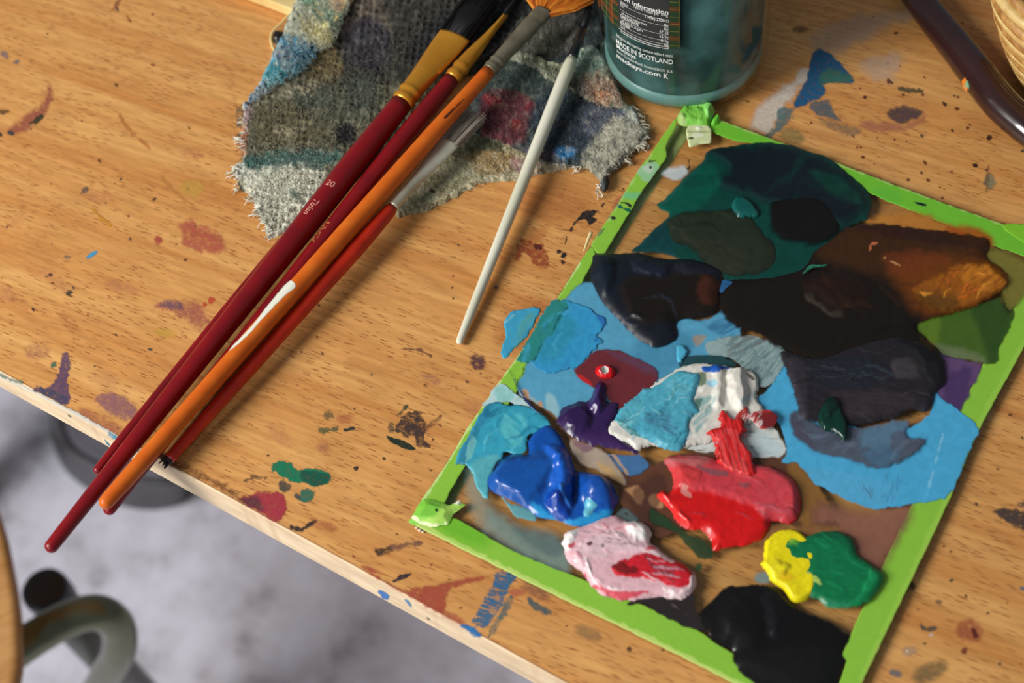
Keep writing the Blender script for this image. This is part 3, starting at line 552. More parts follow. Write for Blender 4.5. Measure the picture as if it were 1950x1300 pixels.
film('dark green translucent smear curving below the red paint', [(1240, 965), (1270, 985), (1300, 1010), (1340, 1030), (1358, 1052), (1350, 1064), (1332, 1062), (1310, 1040), (1290, 1015), (1262, 1005), (1238, 990)], (34, 62, 34), soft=5, op=.94)
film('tiny dark green spot beside the pink paint', E(1331, 1079, 6, 6), (40, 70, 40), soft=4, op=.9)
film('rosy brown transparent wash between the green paint and the right tape', [(1560, 960), (1640, 975), (1735, 965), (1700, 1040), (1665, 1090), (1620, 1060), (1600, 1010), (1550, 1000)], (150, 98, 80), soft=34, op=.75)
film('olive brown wash above the yellow paint', [(1440, 1000), (1520, 1005), (1590, 1000), (1580, 1020), (1500, 1024), (1430, 1040), (1400, 1030)], (170, 118, 66), soft=18, op=.6)
film('black streaky smear under the pink paint by the front tape', [(1195, 1150), (1240, 1130), (1318, 1132), (1322, 1165), (1345, 1190), (1330, 1200), (1260, 1172), (1222, 1150)], (38, 30, 30), [Ly(('l', [(1275, 1148), (1320, 1178)], 2), (120, 100, 90), 2, .5)], soft=4, op=.97)
film('violet film beside the right tape', [(1785, 690), (1800, 670), (1840, 686), (1868, 692), (1850, 740), (1824, 790), (1800, 775), (1780, 745)], (98, 70, 112), [Ly([(1800, 720), (1850, 700), (1830, 780), (1800, 770)], (66, 44, 90), 14, .8)], soft=6, op=.95)
film('sap green transparent film by the upper right tape', [(1745, 610), (1800, 590), (1870, 575), (1930, 565), (1925, 620), (1905, 660), (1895, 690), (1868, 690), (1800, 675), (1762, 640)], (66, 98, 26), [Ly([(1850, 580), (1930, 565), (1915, 640), (1890, 695), (1870, 640)], (38, 70, 22), 18, .8), Ly([(1750, 650), (1860, 672), (1870, 692), (1800, 690)], (110, 122, 84), 14, .8), Ly([(1745, 610), (1790, 600), (1780, 660)], (96, 126, 30), 16, .7)], soft=5, op=.95)
film('olive green haze at the upper right corner of the glass', [(1880, 470), (1950, 495), (1990, 520), (1950, 560), (1925, 590), (1900, 540)], (128, 122, 50), soft=14, op=.8)
film('orange glaze between the brown paint and the back tape', [(1650, 420), (1740, 405), (1800, 425), (1870, 440), (1890, 470), (1800, 470), (1700, 440)], (196, 128, 50), [Ly([(1800, 430), (1880, 440), (1885, 470), (1820, 460)], (176, 84, 20), 12, .9)], soft=16, op=.8)
film('pale blue white dab on the glass beside the left tape', [(1262, 330), (1280, 320), (1300, 318), (1308, 330), (1290, 342), (1272, 338)], (196, 206, 206), soft=9, op=.85)
film('blue brush mark between the purple and red paint', [(1140, 862), (1180, 868), (1215, 866), (1236, 885), (1225, 896), (1200, 905), (1188, 900), (1165, 880)], (66, 112, 158), [Ly(('l', [(1168, 866), (1196, 902)], 5), (196, 156, 116), 3, .8)], soft=3, op=.97)
film('grey beige smear with wood showing through between blue and purple paint', [(1085, 835), (1120, 845), (1150, 860), (1180, 895), (1195, 925), (1180, 920), (1150, 900), (1120, 890), (1095, 865)], (184, 164, 144), [Ly([(1135, 880), (1170, 895), (1190, 925), (1160, 910)], (206, 166, 112), 5, .9), Ly([(1085, 835), (1130, 850), (1110, 862)], (130, 90, 110), 8, .8)], soft=6, op=.85)
film('small grey green dab beside the pink paint', E(1196, 985, 22, 13, 30), (80, 98, 98), [Ly(E(1193, 978, 4, 3), (40, 50, 50), 2)], soft=6, op=.9)
film('small slate blue dab left of the yellow paint', E(1452, 1100, 16, 10), (110, 136, 140), soft=7, op=.85)
film('bright sky blue flat paint spread over the right side of the palette', [(1440, 770), (1470, 730), (1492, 690), (1540, 700), (1600, 800), (1700, 820), (1770, 790), (1776, 745), (1800, 765), (1830, 785), (1862, 818), (1845, 858), (1810, 940), (1770, 955), (1740, 957), (1700, 966), (1650, 966), (1610, 952), (1570, 930), (1550, 920), (1540, 905), (1520, 882), (1490, 880), (1500, 850), (1475, 800)], (72, 166, 208),
     [Ly([(1540, 890), (1700, 920), (1690, 966), (1600, 950), (1550, 920)], (84, 168, 208), 16, .7), Ly([(1628, 925), (1660, 925), (1665, 940), (1655, 950)], (78, 120, 150), 4, .7, st=(60, 2.5, .35, .6)), Ly([(1680, 905), (1720, 910), (1700, 955), (1680, 950)], (60, 130, 170), 6, .5, st=(100, 3, .4, .65)), Ly(('l', [(1800, 810), (1760, 960)], 1.5), (130, 196, 220), 1, .8)], soft=2.5, op=1, step=1.8)
film('grey green brushed streaks fanning towards the charcoal paint', [(1343, 655), (1360, 648), (1400, 640), (1440, 640), (1490, 660), (1494, 690), (1470, 730), (1448, 735), (1420, 700), (1385, 680), (1350, 676)], (146, 168, 168), [Ly([(1395, 640), (1440, 640), (1465, 655), (1420, 665), (1385, 680)], (96, 88, 78), 8, .7, st=(-28, 4, .3, .6)), Ly([(1380, 640), (1494, 660), (1450, 735), (1400, 690)], (96, 122, 124), 6, .8, st=(-42, 1.8, .45, .6, ))], soft=3, op=.97)
film('dark teal arc above the white paint', [(1290, 690), (1310, 676), (1350, 676), (1390, 684), (1398, 696), (1370, 698), (1330, 692), (1300, 702)], (30, 70, 74), soft=4, op=.97)
film('dusty maroon round film under the small red drop', [(1095, 705), (1110, 690), (1130, 672), (1160, 664), (1200, 676), (1235, 695), (1252, 712), (1240, 740), (1215, 765), (1180, 780), (1150, 750), (1122, 735), (1105, 725)], (106, 36, 42), [Ly([(1098, 712), (1120, 720), (1128, 735), (1110, 728)], (196, 30, 30), 4, .9), Ly([(1150, 664), (1240, 695), (1250, 715), (1190, 690)], (92, 60, 84), 14, .7)], soft=4, op=.98)
dollop('paint_smear', 'red and crimson streaks trailing off the white paint', [(1400, 795), (1418, 770), (1430, 785), (1460, 780), (1480, 792), (1478, 806), (1455, 818), (1440, 812), (1425, 800), (1408, 810)], (176, 50, 46), [Ly([(1446, 785), (1482, 792), (1470, 812), (1450, 812)], (110, 30, 34), 5, .9), Ly([(1405, 790), (1450, 780), (1445, 815)], (226, 214, 206), 3, .8, st=(-60, 2, .45, .6))], h=.4, edge=5, zo=2.6, mat=M_satin, cat='paint smear')
film('off white translucent scrape beneath the white and red paint', [(1315, 820), (1330, 800), (1400, 790), (1470, 810), (1492, 845), (1490, 868), (1440, 870), (1380, 862), (1310, 855)], (206, 212, 206), [Ly([(1440, 820), (1490, 850), (1480, 868), (1430, 860)], (190, 208, 210), 6, .8)], soft=4, op=.97, st=(4, 5, .1, .3))
# --- bodies of paint
dollop('paint_patch', 'sky blue paint patch bridging over the left tape, on the glass side', [(1050, 571), (1065, 570), (1090, 574), (1118, 584), (1135, 596), (1154, 608), (1150, 625), (1138, 640), (1148, 650), (1130, 668), (1118, 682), (1106, 695), (1090, 702), (1060, 708), (1040, 712), (1020, 700), (1010, 692), (982, 686), (1000, 655), (1020, 620)], (50, 146, 192),
       [Ly([(1052, 573), (1085, 580), (1045, 645), (1012, 690), (984, 685), (1020, 620)], (40, 128, 116), 5, .92), Ly([(1060, 600), (1100, 620), (1060, 680), (1030, 680)], (40, 136, 150), 26, .6), Ly(('l', [(1088, 576), (1050, 630), (1010, 694)], 1.5), (20, 90, 100), 1, .8), Ly([(1130, 596), (1156, 608), (1140, 645), (1132, 650), (1146, 625)], (40, 96, 170), 5, .8)], h=.25, edge=2, mat=M_satin, nz=(.04, 12), wob=(2.5, 7), sk=[(8, -50, 50, 8, [(70, 166, 206), (36, 128, 180)], .5, .06, 17)], zo=.18)
md = MeshData()
paint(md, [(960, 610), (975, 594), (1000, 587), (1018, 584), (1030, 590), (1022, 605), (1012, 625), (1000, 645), (990, 655), (975, 668), (966, 680), (956, 680), (955, 662), (962, 640)], (60, 156, 190), [Ly([(1000, 600), (1024, 600), (1000, 645), (975, 668), (985, 630)], (84, 156, 150), 8, .8, st=(-55, 3, .2, .6)), Ly(('l', [(962, 615), (985, 596), (1015, 587)], 3), (130, 190, 210), 2, .7)], h=.3, edge=3, wob=(1.5, 8), z=TZ+.0001, step=1.5)
tag(md.obj('paint_patch', M_satin), 'sky blue crescent of dried paint on the wood just left of the palette', 'paint')
dollop('paint_patch', 'turquoise blue brushed paint overlapping the left tape above the cobalt blob', [(866, 884), (880, 850), (900, 815), (915, 785), (935, 768), (955, 766), (975, 770), (1000, 772), (1020, 780), (1040, 796), (1048, 808), (1030, 818), (1012, 828), (1005, 840), (1004, 862), (985, 868), (965, 864), (955, 875), (935, 905), (930, 950), (905, 930), (900, 900), (880, 885)], (52, 156, 180),
       [Ly([(866, 884), (900, 815), (920, 782), (945, 768), (925, 800), (905, 840), (890, 885)], (50, 130, 160), 8, .9), Ly([(900, 830), (908, 850), (888, 884), (886, 870)], (110, 180, 180), 3, .9), Ly([(960, 790), (1000, 800), (990, 850), (960, 850)], (90, 184, 190), 12, .8, st=(40, 5, .3, .6)), Ly([(930, 770), (980, 770), (960, 785), (925, 800)], (30, 110, 140), 6, .8, st=(-30, 4, .3, .6)), Ly([(900, 880), (955, 870), (930, 950), (905, 930)], (90, 170, 176), 8, .8)], h=.7, edge=5, mat=M_satin, nz=(.14, 8), rg=(-35, 3, .16), sk=[(12, -40, 44, 6, [(110, 200, 204), (30, 120, 150), (70, 170, 190)], .6, .25, 14)], zo=.15)
dollop('paint_patch', 'pale blue white thin paint on the left tape above the turquoise paint', [(918, 775), (930, 755), (948, 732), (965, 735), (982, 748), (1000, 762), (1020, 780), (1000, 774), (960, 768), (935, 768)], (178, 206, 206), [Ly([(945, 735), (980, 748), (970, 765), (950, 760)], (140, 196, 190), 5, .9)], h=.1, edge=3, mat=M_satin, nz=(.03, 10), zo=.17)
dollop('paint_streak', 'thin dark blue curved hair of paint across the left tape', ('l', [(969, 704), (978, 722), (990, 743), (1002, 762), (1013, 775), (1035, 795)], [1.5, 3, 4, 5, 7, 3]), (28, 46, 100), [Ly(E(970, 710, 8, 12), (20, 30, 40), 4)], h=.5, edge=2, zo=.3, wob=(.5, 5), step=1.0, blur=0, marb=0, warp=0, nz=(0, 1))
dollop('paint_blob', 'glossy cobalt blue thick blob in the lower left of the palette', [(925, 915), (940, 893), (960, 870), (985, 862), (1004, 864), (1006, 840), (1020, 822), (1042, 808), (1062, 822), (1078, 850), (1090, 875), (1098, 897), (1125, 898), (1155, 910), (1172, 930), (1178, 950), (1172, 968), (1165, 985), (1140, 1000), (1115, 1004), (1090, 1003), (1060, 992), (1025, 985), (1000, 968), (965, 950), (935, 935)], (16, 78, 162),
       [Ly([(925, 915), (960, 872), (1010, 862), (1060, 870), (1070, 900), (1040, 940), (1010, 958), (985, 966), (950, 945)], (20, 80, 158), 8, 1, h=2.5, hs=24), Ly([(930, 900), (965, 868), (1000, 866), (1000, 880), (960, 890)], (16, 58, 110), 10, .7), Ly([(1040, 855), (1080, 865), (1096, 905), (1085, 950), (1060, 975), (1040, 950), (1056, 905)], (24, 88, 184), 10, 1, h=4.0, hs=20), Ly(E(1140, 938, 38, 36, 40), (20, 76, 160), 6, 1, h=5, hs=28), Ly([(1092, 900), (1104, 905), (1098, 960), (1088, 960)], (12, 44, 106), 8, .9, h=-1.5, hs=8), Ly([(1015, 958), (1060, 985), (1110, 990), (1165, 972), (1160, 992), (1115, 1004), (1050, 992), (1018, 975)], (42, 148, 204), 8, .9), Ly([(1050, 940), (1075, 960), (1090, 985), (1062, 990), (1040, 960)], (16, 58, 150), 5, .9, h=1.4, hs=8), Ly([(1118, 960), (1135, 965), (1128, 985), (1112, 992)], (110, 196, 206), 4, .8, h=.8, hs=4), Ly(('l', [(1064, 936), (1076, 955), (1084, 968)], 7), (60, 130, 210), 4, .5, h=1.6, hs=4)], h=1.6, edge=14, wob=(1.5, 14), nz=(.05, 30), zo=.05, blur=10)
dollop('paint_blob', 'milky teal thin paint rim curving around the foot of the cobalt blob', [(955, 945), (975, 960), (1005, 968), (1020, 975), (1020, 992), (1000, 990), (975, 978)], (96, 156, 162), h=.35, edge=6, mat=M_satin, zo=.05)
dollop('paint_blob', 'deep purple thick blob with a finger reaching up to the red drop', [(1060, 795), (1075, 775), (1095, 765), (1118, 764), (1128, 750), (1134, 732), (1145, 724), (1156, 735), (1155, 762), (1180, 770), (1172, 800), (1165, 812), (1175, 826), (1195, 845), (1215, 855), (1212, 866), (1190, 862), (1160, 856), (1130, 850), (1100, 840), (1078, 828), (1064, 812)], (50, 28, 78),
       [Ly(('l', [(1140, 745), (1136, 778)], [24, 26]), (54, 32, 88), 5, 1, h=2.4, hs=11), Ly([(1066, 785), (1110, 770), (1130, 800), (1110, 830), (1075, 820)], (44, 24, 70), 8, .8, h=1.8, hs=16), Ly([(1100, 840), (1215, 862), (1190, 850), (1130, 830)], (62, 36, 84), 8, .7)], h=1.4, edge=16, ea=4, zo=.1)
dollop('paint_drop', 'small bright red drop of paint with a hollow centre', E(1153, 709, 21, 14, 10), (206, 16, 20), [Ly(E(1153, 710, 7, 6), (196, 206, 200), 2, .9, h=-1.4, hs=4)], h=2.6, edge=11, zo=.12, wob=(.8, 8), step=1.0, blur=0, marb=0, warp=0, nz=(.05, 8))
dollop('paint_blob', 'thick white paint ridge behind the turquoise impasto and red streaks', [(1155, 818), (1165, 804), (1185, 790), (1215, 760), (1240, 735), (1275, 712), (1300, 698), (1330, 692), (1370, 694), (1400, 702), (1425, 704), (1442, 715), (1447, 735), (1442, 760), (1455, 775), (1450, 800), (1420, 812), (1390, 830), (1340, 848), (1290, 855), (1240, 850), (1212, 860), (1190, 845), (1160, 832)], (214, 210, 198),
       [Ly([(1395, 700), (1420, 705), (1425, 760), (1418, 790), (1395, 780), (1385, 740)], (222, 216, 204), 8, 1, h=3.0, hs=12), Ly([(1360, 705), (1385, 712), (1375, 780), (1355, 770)], (212, 208, 196), 8, .9, h=2.0, hs=10), Ly([(1336, 705), (1360, 701), (1389, 704), (1380, 714), (1350, 716)], (26, 82, 166), 2.5, 1, h=.5, hs=4), Ly([(1420, 716), (1432, 720), (1440, 727), (1432, 728)], (90, 84, 76), 2, .9), Ly([(1325, 716), (1343, 714), (1345, 735), (1332, 744), (1326, 730)], (76, 104, 66), 4, .85), Ly([(1344, 732), (1365, 735), (1362, 744), (1348, 742)], (100, 176, 200), 4, .7), Ly([(1320, 770), (1360, 760), (1350, 800), (1320, 830)], (120, 166, 166), 6, .8, st=(-40, 4, .25, .5)), Ly([(1322, 768), (1340, 765), (1330, 785), (1322, 783)], (70, 110, 90), 4, .8)], h=2.0, edge=9, mat=M_satin, nz=(.35, 12), rg=(-50, 4, .25), sk=[(10, -50, 36, 6, [(236, 232, 222), (186, 190, 180), (170, 200, 204)], .7, .4, 6)], zo=.15, wob=(2.5, 7))
dollop('paint_blob', 'turquoise blue impasto blob spread over white paint in the centre', [(1170, 800), (1178, 782), (1195, 765), (1215, 752), (1225, 740), (1245, 735), (1270, 718), (1295, 705), (1320, 708), (1336, 715), (1330, 745), (1325, 765), (1335, 785), (1318, 800), (1316, 830), (1305, 850), (1290, 860), (1262, 856), (1250, 848), (1232, 842), (1208, 836), (1190, 825), (1178, 815)], (76, 162, 184),
       [Ly(E(1258, 805, 34, 16, 20), (70, 124, 152), 14, .75, st=(15, 3, .25, .6)), Ly([(1172, 800), (1196, 812), (1216, 828), (1235, 838), (1220, 844), (1190, 830)], (40, 104, 100), 6, .85), Ly([(1270, 715), (1335, 716), (1310, 760), (1270, 750)], (110, 186, 200), 14, .6, st=(-35, 3, .3, .6)), Ly([(1180, 780), (1225, 745), (1220, 790), (1200, 815)], (96, 176, 186), 8, .6, st=(60, 3, .3, .6))], h=1.8, edge=14, mat=M_satin, nz=(.5, 9), rg=(-38, 2.6, .5), sk=[(14, -30, 46, 5, [(150, 208, 216), (46, 128, 156), (60, 140, 150)], .7, .35, 3), (8, 20, 30, 4, [(70, 110, 140), (120, 190, 200)], .6, .25, 5)], zo=1.4, wob=(2.5, 6), step=1.4)
dollop('paint_dab', 'small light turquoise dab above the white paint', [(1288, 662), (1300, 656), (1310, 670), (1305, 682), (1296, 692), (1288, 684)], (76, 168, 196), h=.8, edge=5, mat=M_satin, zo=.6, wob=(2, 5))
dollop('paint_blob', 'rose and red swirled paint mass in the lower middle', [(1262, 872), (1300, 865), (1345, 868), (1380, 880), (1420, 885), (1445, 884), (1475, 890), (1505, 908), (1522, 930), (1526, 965), (1520, 988), (1500, 998), (1470, 994), (1466, 1010), (1450, 1028), (1420, 1040), (1380, 1046), (1360, 1048), (1355, 1030), (1340, 1012), (1310, 1010), (1290, 995), (1275, 975), (1258, 955), (1250, 942), (1262, 935), (1275, 938), (1282, 915), (1272, 895)], (206, 22, 22),
       [Ly([(1262, 872), (1380, 870), (1500, 905), (1526, 960), (1510, 998), (1462, 990), (1420, 965), (1370, 948), (1310, 935), (1280, 928)], (198, 60, 68), 9, 1, h=.9, hs=12), Ly([(1262, 872), (1340, 868), (1350, 890), (1290, 895)], (176, 100, 98), 10, .8, st=(15, 4, .2, .5)), Ly([(1325, 895), (1380, 905), (1378, 914), (1340, 905)], (120, 78, 84), 4, .8), Ly([(1405, 925), (1430, 925), (1420, 935)], (130, 80, 86), 4, .7), Ly([(1440, 930), (1470, 900), (1515, 925), (1520, 960), (1500, 985), (1450, 960)], (204, 70, 78), 10, .8, st=(60, 5, .2, .6)), Ly([(1280, 895), (1330, 905), (1330, 920), (1285, 935)], (206, 60, 60), 5, .8, h=.5), Ly([(1250, 940), (1268, 940), (1290, 975), (1320, 1008), (1295, 1000), (1262, 965)], (226, 44, 40), 6, .9, h=1.6, hs=8), Ly([(1300, 932), (1312, 930), (1310, 940), (1320, 950), (1300, 948)], (216, 150, 140), 3, .7), Ly([(1440, 960), (1475, 970), (1500, 985), (1470, 992), (1440, 975)], (170, 84, 92), 5, .6, st=(10, 4, .3, .6))], h=2.2, edge=18, nz=(.3, 14), sk=[(14, 20, 60, 7, [(214, 96, 104), (190, 40, 50), (150, 60, 70)], .55, .35, 4)], zo=.1, mat=cmat('red_paint', 0.3, 0.15, alpha=True, spec=.3), wob=(2.5, 9))
dollop('paint_streak', 'feathery bright red brush stroke rising from the rose paint onto the white', [(1348, 824), (1358, 818), (1372, 812), (1366, 795), (1375, 782), (1385, 788), (1395, 798), (1415, 800), (1418, 815), (1425, 822), (1412, 835), (1418, 848), (1430, 860), (1436, 885), (1440, 905), (1425, 912), (1395, 905), (1372, 890), (1362, 865), (1362, 845), (1350, 835)], (202, 34, 34), [Ly([(1365, 830), (1405, 825), (1420, 880), (1430, 905), (1390, 900), (1375, 870)], (216, 76, 76), 8, .8, st=(70, 3, .35, .6))], h=2.4, edge=7, mat=M_satin, nz=(.35, 9), rg=(72, 2.6, .7), zo=1.8, wob=(4, 5), step=1.3)
dollop('paint_blob', 'pink and white swirled blob by the front tape', [(1072, 1045), (1070, 1030), (1080, 1012), (1100, 1006), (1120, 998), (1140, 988), (1172, 981), (1188, 990), (1200, 992), (1216, 992), (1234, 1002), (1241, 1018), (1240, 1032), (1255, 1045), (1270, 1058), (1290, 1068), (1312, 1080), (1325, 1095), (1325, 1118), (1312, 1135), (1290, 1143), (1270, 1140), (1245, 1138), (1210, 1145), (1170, 1142), (1140, 1130), (1122, 1112), (1108, 1092), (1085, 1075)], (222, 176, 182),
       [Ly([(1072, 1045), (1072, 1025), (1085, 1010), (1105, 1008), (1090, 1030), (1085, 1050)], (234, 226, 220), 7, 1, h=.8, hs=8), Ly([(1140, 990), (1172, 982), (1190, 1000), (1150, 1004)], (206, 160, 166), 6, .8), Ly([(1190, 1000), (1216, 992), (1240, 1008), (1238, 1030), (1220, 1034), (1200, 1026)], (234, 228, 222), 6, 1, h=1.4, hs=12), Ly([(1090, 1050), (1160, 1015), (1230, 1040), (1240, 1050), (1180, 1058), (1125, 1072), (1108, 1090)], (224, 190, 194), 8, .9, h=.6, st=(12, 5, .1, .4)), Ly([(1154, 1028), (1200, 1034), (1196, 1042), (1150, 1036)], (120, 104, 112), 3, .7, st=(8, 2, .35, .6)), Ly(E(1087, 1043, 8, 5, -40), (206, 70, 80), 3, .9), Ly(E(1123, 1043, 4, 3), (110, 70, 80), 2), Ly(E(1147, 1043, 4, 5), (120, 110, 110), 3, .9),
        Ly([(1168, 1085), (1200, 1066), (1240, 1058), (1290, 1070), (1322, 1092), (1320, 1112), (1290, 1124), (1250, 1112), (1220, 1106), (1180, 1100)], (200, 34, 46), 5, 1, h=.5, hs=8), Ly([(1168, 1085), (1185, 1074), (1210, 1084), (1215, 1096), (1190, 1096)], (112, 28, 30), 5, .9), Ly([(1230, 1062), (1250, 1080), (1290, 1092), (1300, 1088), (1270, 1100), (1240, 1085)], (130, 50, 62), 4, .8), Ly([(1225, 1050), (1255, 1052), (1282, 1072), (1262, 1068)], (232, 206, 206), 4, .8), Ly([(1112, 1095), (1130, 1115), (1180, 1130), (1235, 1132), (1190, 1145), (1150, 1135)], (206, 70, 84), 4, .95), Ly(('l', [(1120, 1070), (1122, 1095), (1150, 1118), (1190, 1128)], [5, 4, 3]), (238, 216, 214), 3, .8, h=.8, hs=4), Ly(('l', [(1265, 1138), (1295, 1140), (1318, 1120), (1322, 1098)], 9), (234, 206, 206), 4, .9, h=.9, hs=5), Ly([(1230, 1050), (1250, 1050), (1240, 1042)], (210, 50, 60), 4, .8)], h=2.2, edge=16, mat=cmat('pink_paint', 0.32, 0.1, alpha=True, spec=.3), nz=(.35, 12), rg=(10, 3.5, .25), sk=[(12, 15, 46, 6, [(242, 226, 224), (206, 120, 132), (180, 150, 160)], .7, .4, 2), (8, 25, 36, 5, [(190, 60, 76), (150, 60, 76), (236, 210, 210)], .6, .3, 7)], zo=.1, wob=(2, 9), step=1.4)
dollop('paint_blob', 'thick yellow paint at the left end of the green dollop', [(1448, 1076), (1452, 1068), (1455, 1040), (1462, 1025), (1480, 1012), (1498, 1008), (1514, 1010), (1530, 1020), (1550, 1040), (1556, 1070), (1556, 1100), (1552, 1130), (1540, 1142), (1520, 1149), (1505, 1144), (1492, 1125), (1470, 1112), (1460, 1095)], (232, 214, 16),
       [Ly([(1455, 1074), (1500, 1078), (1490, 1100), (1465, 1095)], (236, 220, 30), 5, .9, h=.9, hs=9), Ly(E(1495, 1102, 16, 10, 20), (220, 176, 20), 8, .7)], h=2.6, edge=9, mat=M_satin, nz=(.3, 12), zo=.1, wob=(1.5, 8), step=1.3)
dollop('paint_blob', 'emerald green brushed dollop beside the yellow paint', [(1462, 1042), (1480, 1038), (1492, 1025), (1496, 1018), (1512, 1018), (1528, 1022), (1560, 1012), (1590, 1010), (1615, 1018), (1628, 1035), (1632, 1055), (1655, 1070), (1680, 1090), (1684, 1105), (1675, 1122), (1662, 1140), (1645, 1152), (1610, 1162), (1575, 1158), (1560, 1145), (1545, 1138), (1530, 1128), (1530, 1118), (1540, 1112), (1518, 1095), (1522, 1082), (1530, 1078), (1510, 1076), (1490, 1070), (1464, 1060)], (12, 112, 66),
       [Ly([(1464, 1044), (1492, 1042), (1510, 1066), (1470, 1060)], (8, 72, 50), 4, .9, h=-.6), Ly([(1462, 1042), (1488, 1041), (1486, 1052), (1464, 1054)], (6, 44, 36), 3, .9), Ly([(1494, 1020), (1525, 1025), (1520, 1042), (1500, 1044)], (96, 170, 50), 6, .9, st=(-40, 3, .3, .6)), Ly([(1500, 1026), (1512, 1026), (1506, 1040)], (180, 200, 50), 4, .7), Ly([(1540, 1025), (1590, 1012), (1628, 1035), (1628, 1052), (1580, 1030)], (14, 92, 60), 8, .8, rg=(12, 4, .25)), Ly([(1532, 1096), (1545, 1098), (1565, 1114), (1545, 1110)], (170, 196, 90), 2.5, .9), Ly([(1655, 1085), (1684, 1100), (1664, 1140), (1610, 1160), (1640, 1130)], (20, 130, 76), 8, .8, h=.6, hs=8), Ly([(1560, 1140), (1620, 1158), (1575, 1160)], (50, 130, 90), 8, .7), Ly(('l', [(1497, 1074), (1515, 1076)], 6), (6, 48, 30), 2, .9)], h=1.6, edge=16, ea=4, mat=cmat('green_paint', 0.36, 0.08, alpha=True, spec=.3), nz=(.25, 18), rg=(10, 5, .22), sk=[(12, 12, 60, 7, [(20, 136, 84), (6, 88, 54), (30, 130, 90)], .5, .25, 8)], zo=1.2, wob=(2, 9), step=1.4)
dollop('paint_blob', 'large glossy black paint pool at the front of the palette', [(1330, 1175), (1335, 1160), (1350, 1145), (1365, 1128), (1385, 1116), (1420, 1112), (1460, 1112), (1480, 1118), (1500, 1140), (1525, 1160), (1560, 1172), (1590, 1190), (1618, 1205), (1620, 1215), (1612, 1232), (1605, 1248), (1614, 1258), (1605, 1270), (1595, 1300), (1575, 1345), (1500, 1340), (1430, 1300), (1400, 1270), (1392, 1240), (1370, 1230), (1345, 1205)], (17, 15, 14),
       [Ly([(1366, 1150), (1400, 1125), (1440, 1130), (1458, 1170), (1458, 1220), (1430, 1245), (1385, 1235), (1366, 1200)], (19, 17, 16), 8, 1, h=1.8, hs=34), Ly([(1452, 1130), (1480, 1135), (1500, 1180), (1490, 1220), (1462, 1215), (1456, 1175)], (22, 20, 24), 8, 1, h=1.6, hs=20), Ly([(1400, 1250), (1600, 1240), (1590, 1310), (1480, 1310)], (22, 22, 20), 20, .8, h=1, hs=30)], h=1.5, edge=44, ea=5, zo=.1, blur=14, mat=cmat('black_paint', 0.2, 0.15, alpha=True, spec=.3), nz=(.04, 40), wob=(2.5, 9))
# --- the dark mass at the back
dollop('paint_patch', 'dark teal green thin pool at the back of the palette', [(1250, 390), (1262, 380), (1300, 340), (1335, 310), (1345, 290), (1360, 282), (1400, 276), (1450, 270), (1500, 274), (1540, 288), (1580, 300), (1615, 330), (1645, 355), (1662, 380), (1660, 400), (1650, 420), (1610, 440), (1560, 500), (1500, 540), (1400, 540), (1340, 520), (1260, 485), (1200, 484), (1215, 465), (1240, 440), (1270, 412), (1262, 405)], (10, 62, 54),
       [Ly([(1345, 290), (1400, 282), (1500, 280), (1600, 330), (1650, 390), (1600, 430), (1500, 400), (1420, 370), (1360, 350), (1390, 320)], (16, 24, 32), 30, .96, h=.5), Ly([(1250, 390), (1340, 315), (1370, 350), (1330, 400), (1270, 412)], (8, 84, 68), 18, .8), Ly([(1540, 330), (1600, 345), (1640, 390), (1580, 370)], (12, 66, 50), 16, .7), Ly([(1190, 484), (1260, 430), (1290, 470), (1260, 500)], (14, 62, 66), 12, .8)], h=.8, edge=12, ea=4, nz=(.12, 26), sk=[(10, -30, 110, 26, [(10, 54, 48), (8, 40, 42), (18, 28, 38)], .45, .1, 13)], zo=.12, wob=(2, 14), step=2, mat=M_dark)
dollop('paint_patch', 'very dark olive paint in the middle of the dark mass', [(1270, 412), (1290, 400), (1340, 396), (1390, 394), (1420, 405), (1450, 430), (1480, 470), (1470, 510), (1420, 530), (1370, 520), (1320, 490), (1280, 460), (1265, 430)], (36, 44, 32), [Ly([(1290, 440), (1420, 480), (1400, 520), (1340, 490)], (46, 50, 38), 10, .6, rg=(25, 5, .3))], h=.8, edge=24, ea=12, nz=(.15, 20), sk=[(8, 25, 70, 8, [(50, 56, 42), (28, 34, 26)], .6, .3, 12)], zo=.7, step=2, wob=(9, 34), mat=M_dark)
dollop('paint_dab', 'shiny teal dab on the dark mass', [(1392, 388), (1405, 375), (1425, 378), (1440, 395), (1445, 410), (1430, 415), (1405, 412)], (14, 84, 78), h=1.6, edge=8, zo=1.2)
dollop('paint_dab', 'small curved sea green dab on the dark brown paint', ('l', [(1530, 520), (1545, 508), (1575, 505)], [5, 9, 4]), (44, 116, 92), h=.9, edge=4, zo=2.2, wob=(1, 5))
dollop('paint_blob', 'near black round blob on the dark teal pool', [(1460, 400), (1475, 378), (1520, 368), (1560, 372), (1590, 395), (1600, 430), (1590, 455), (1550, 470), (1500, 470), (1465, 450), (1455, 425)], (18, 16, 15), h=1.2, edge=34, ea=16, nz=(.25, 16), zo=.8, step=2, wob=(11, 38), mat=M_dark)
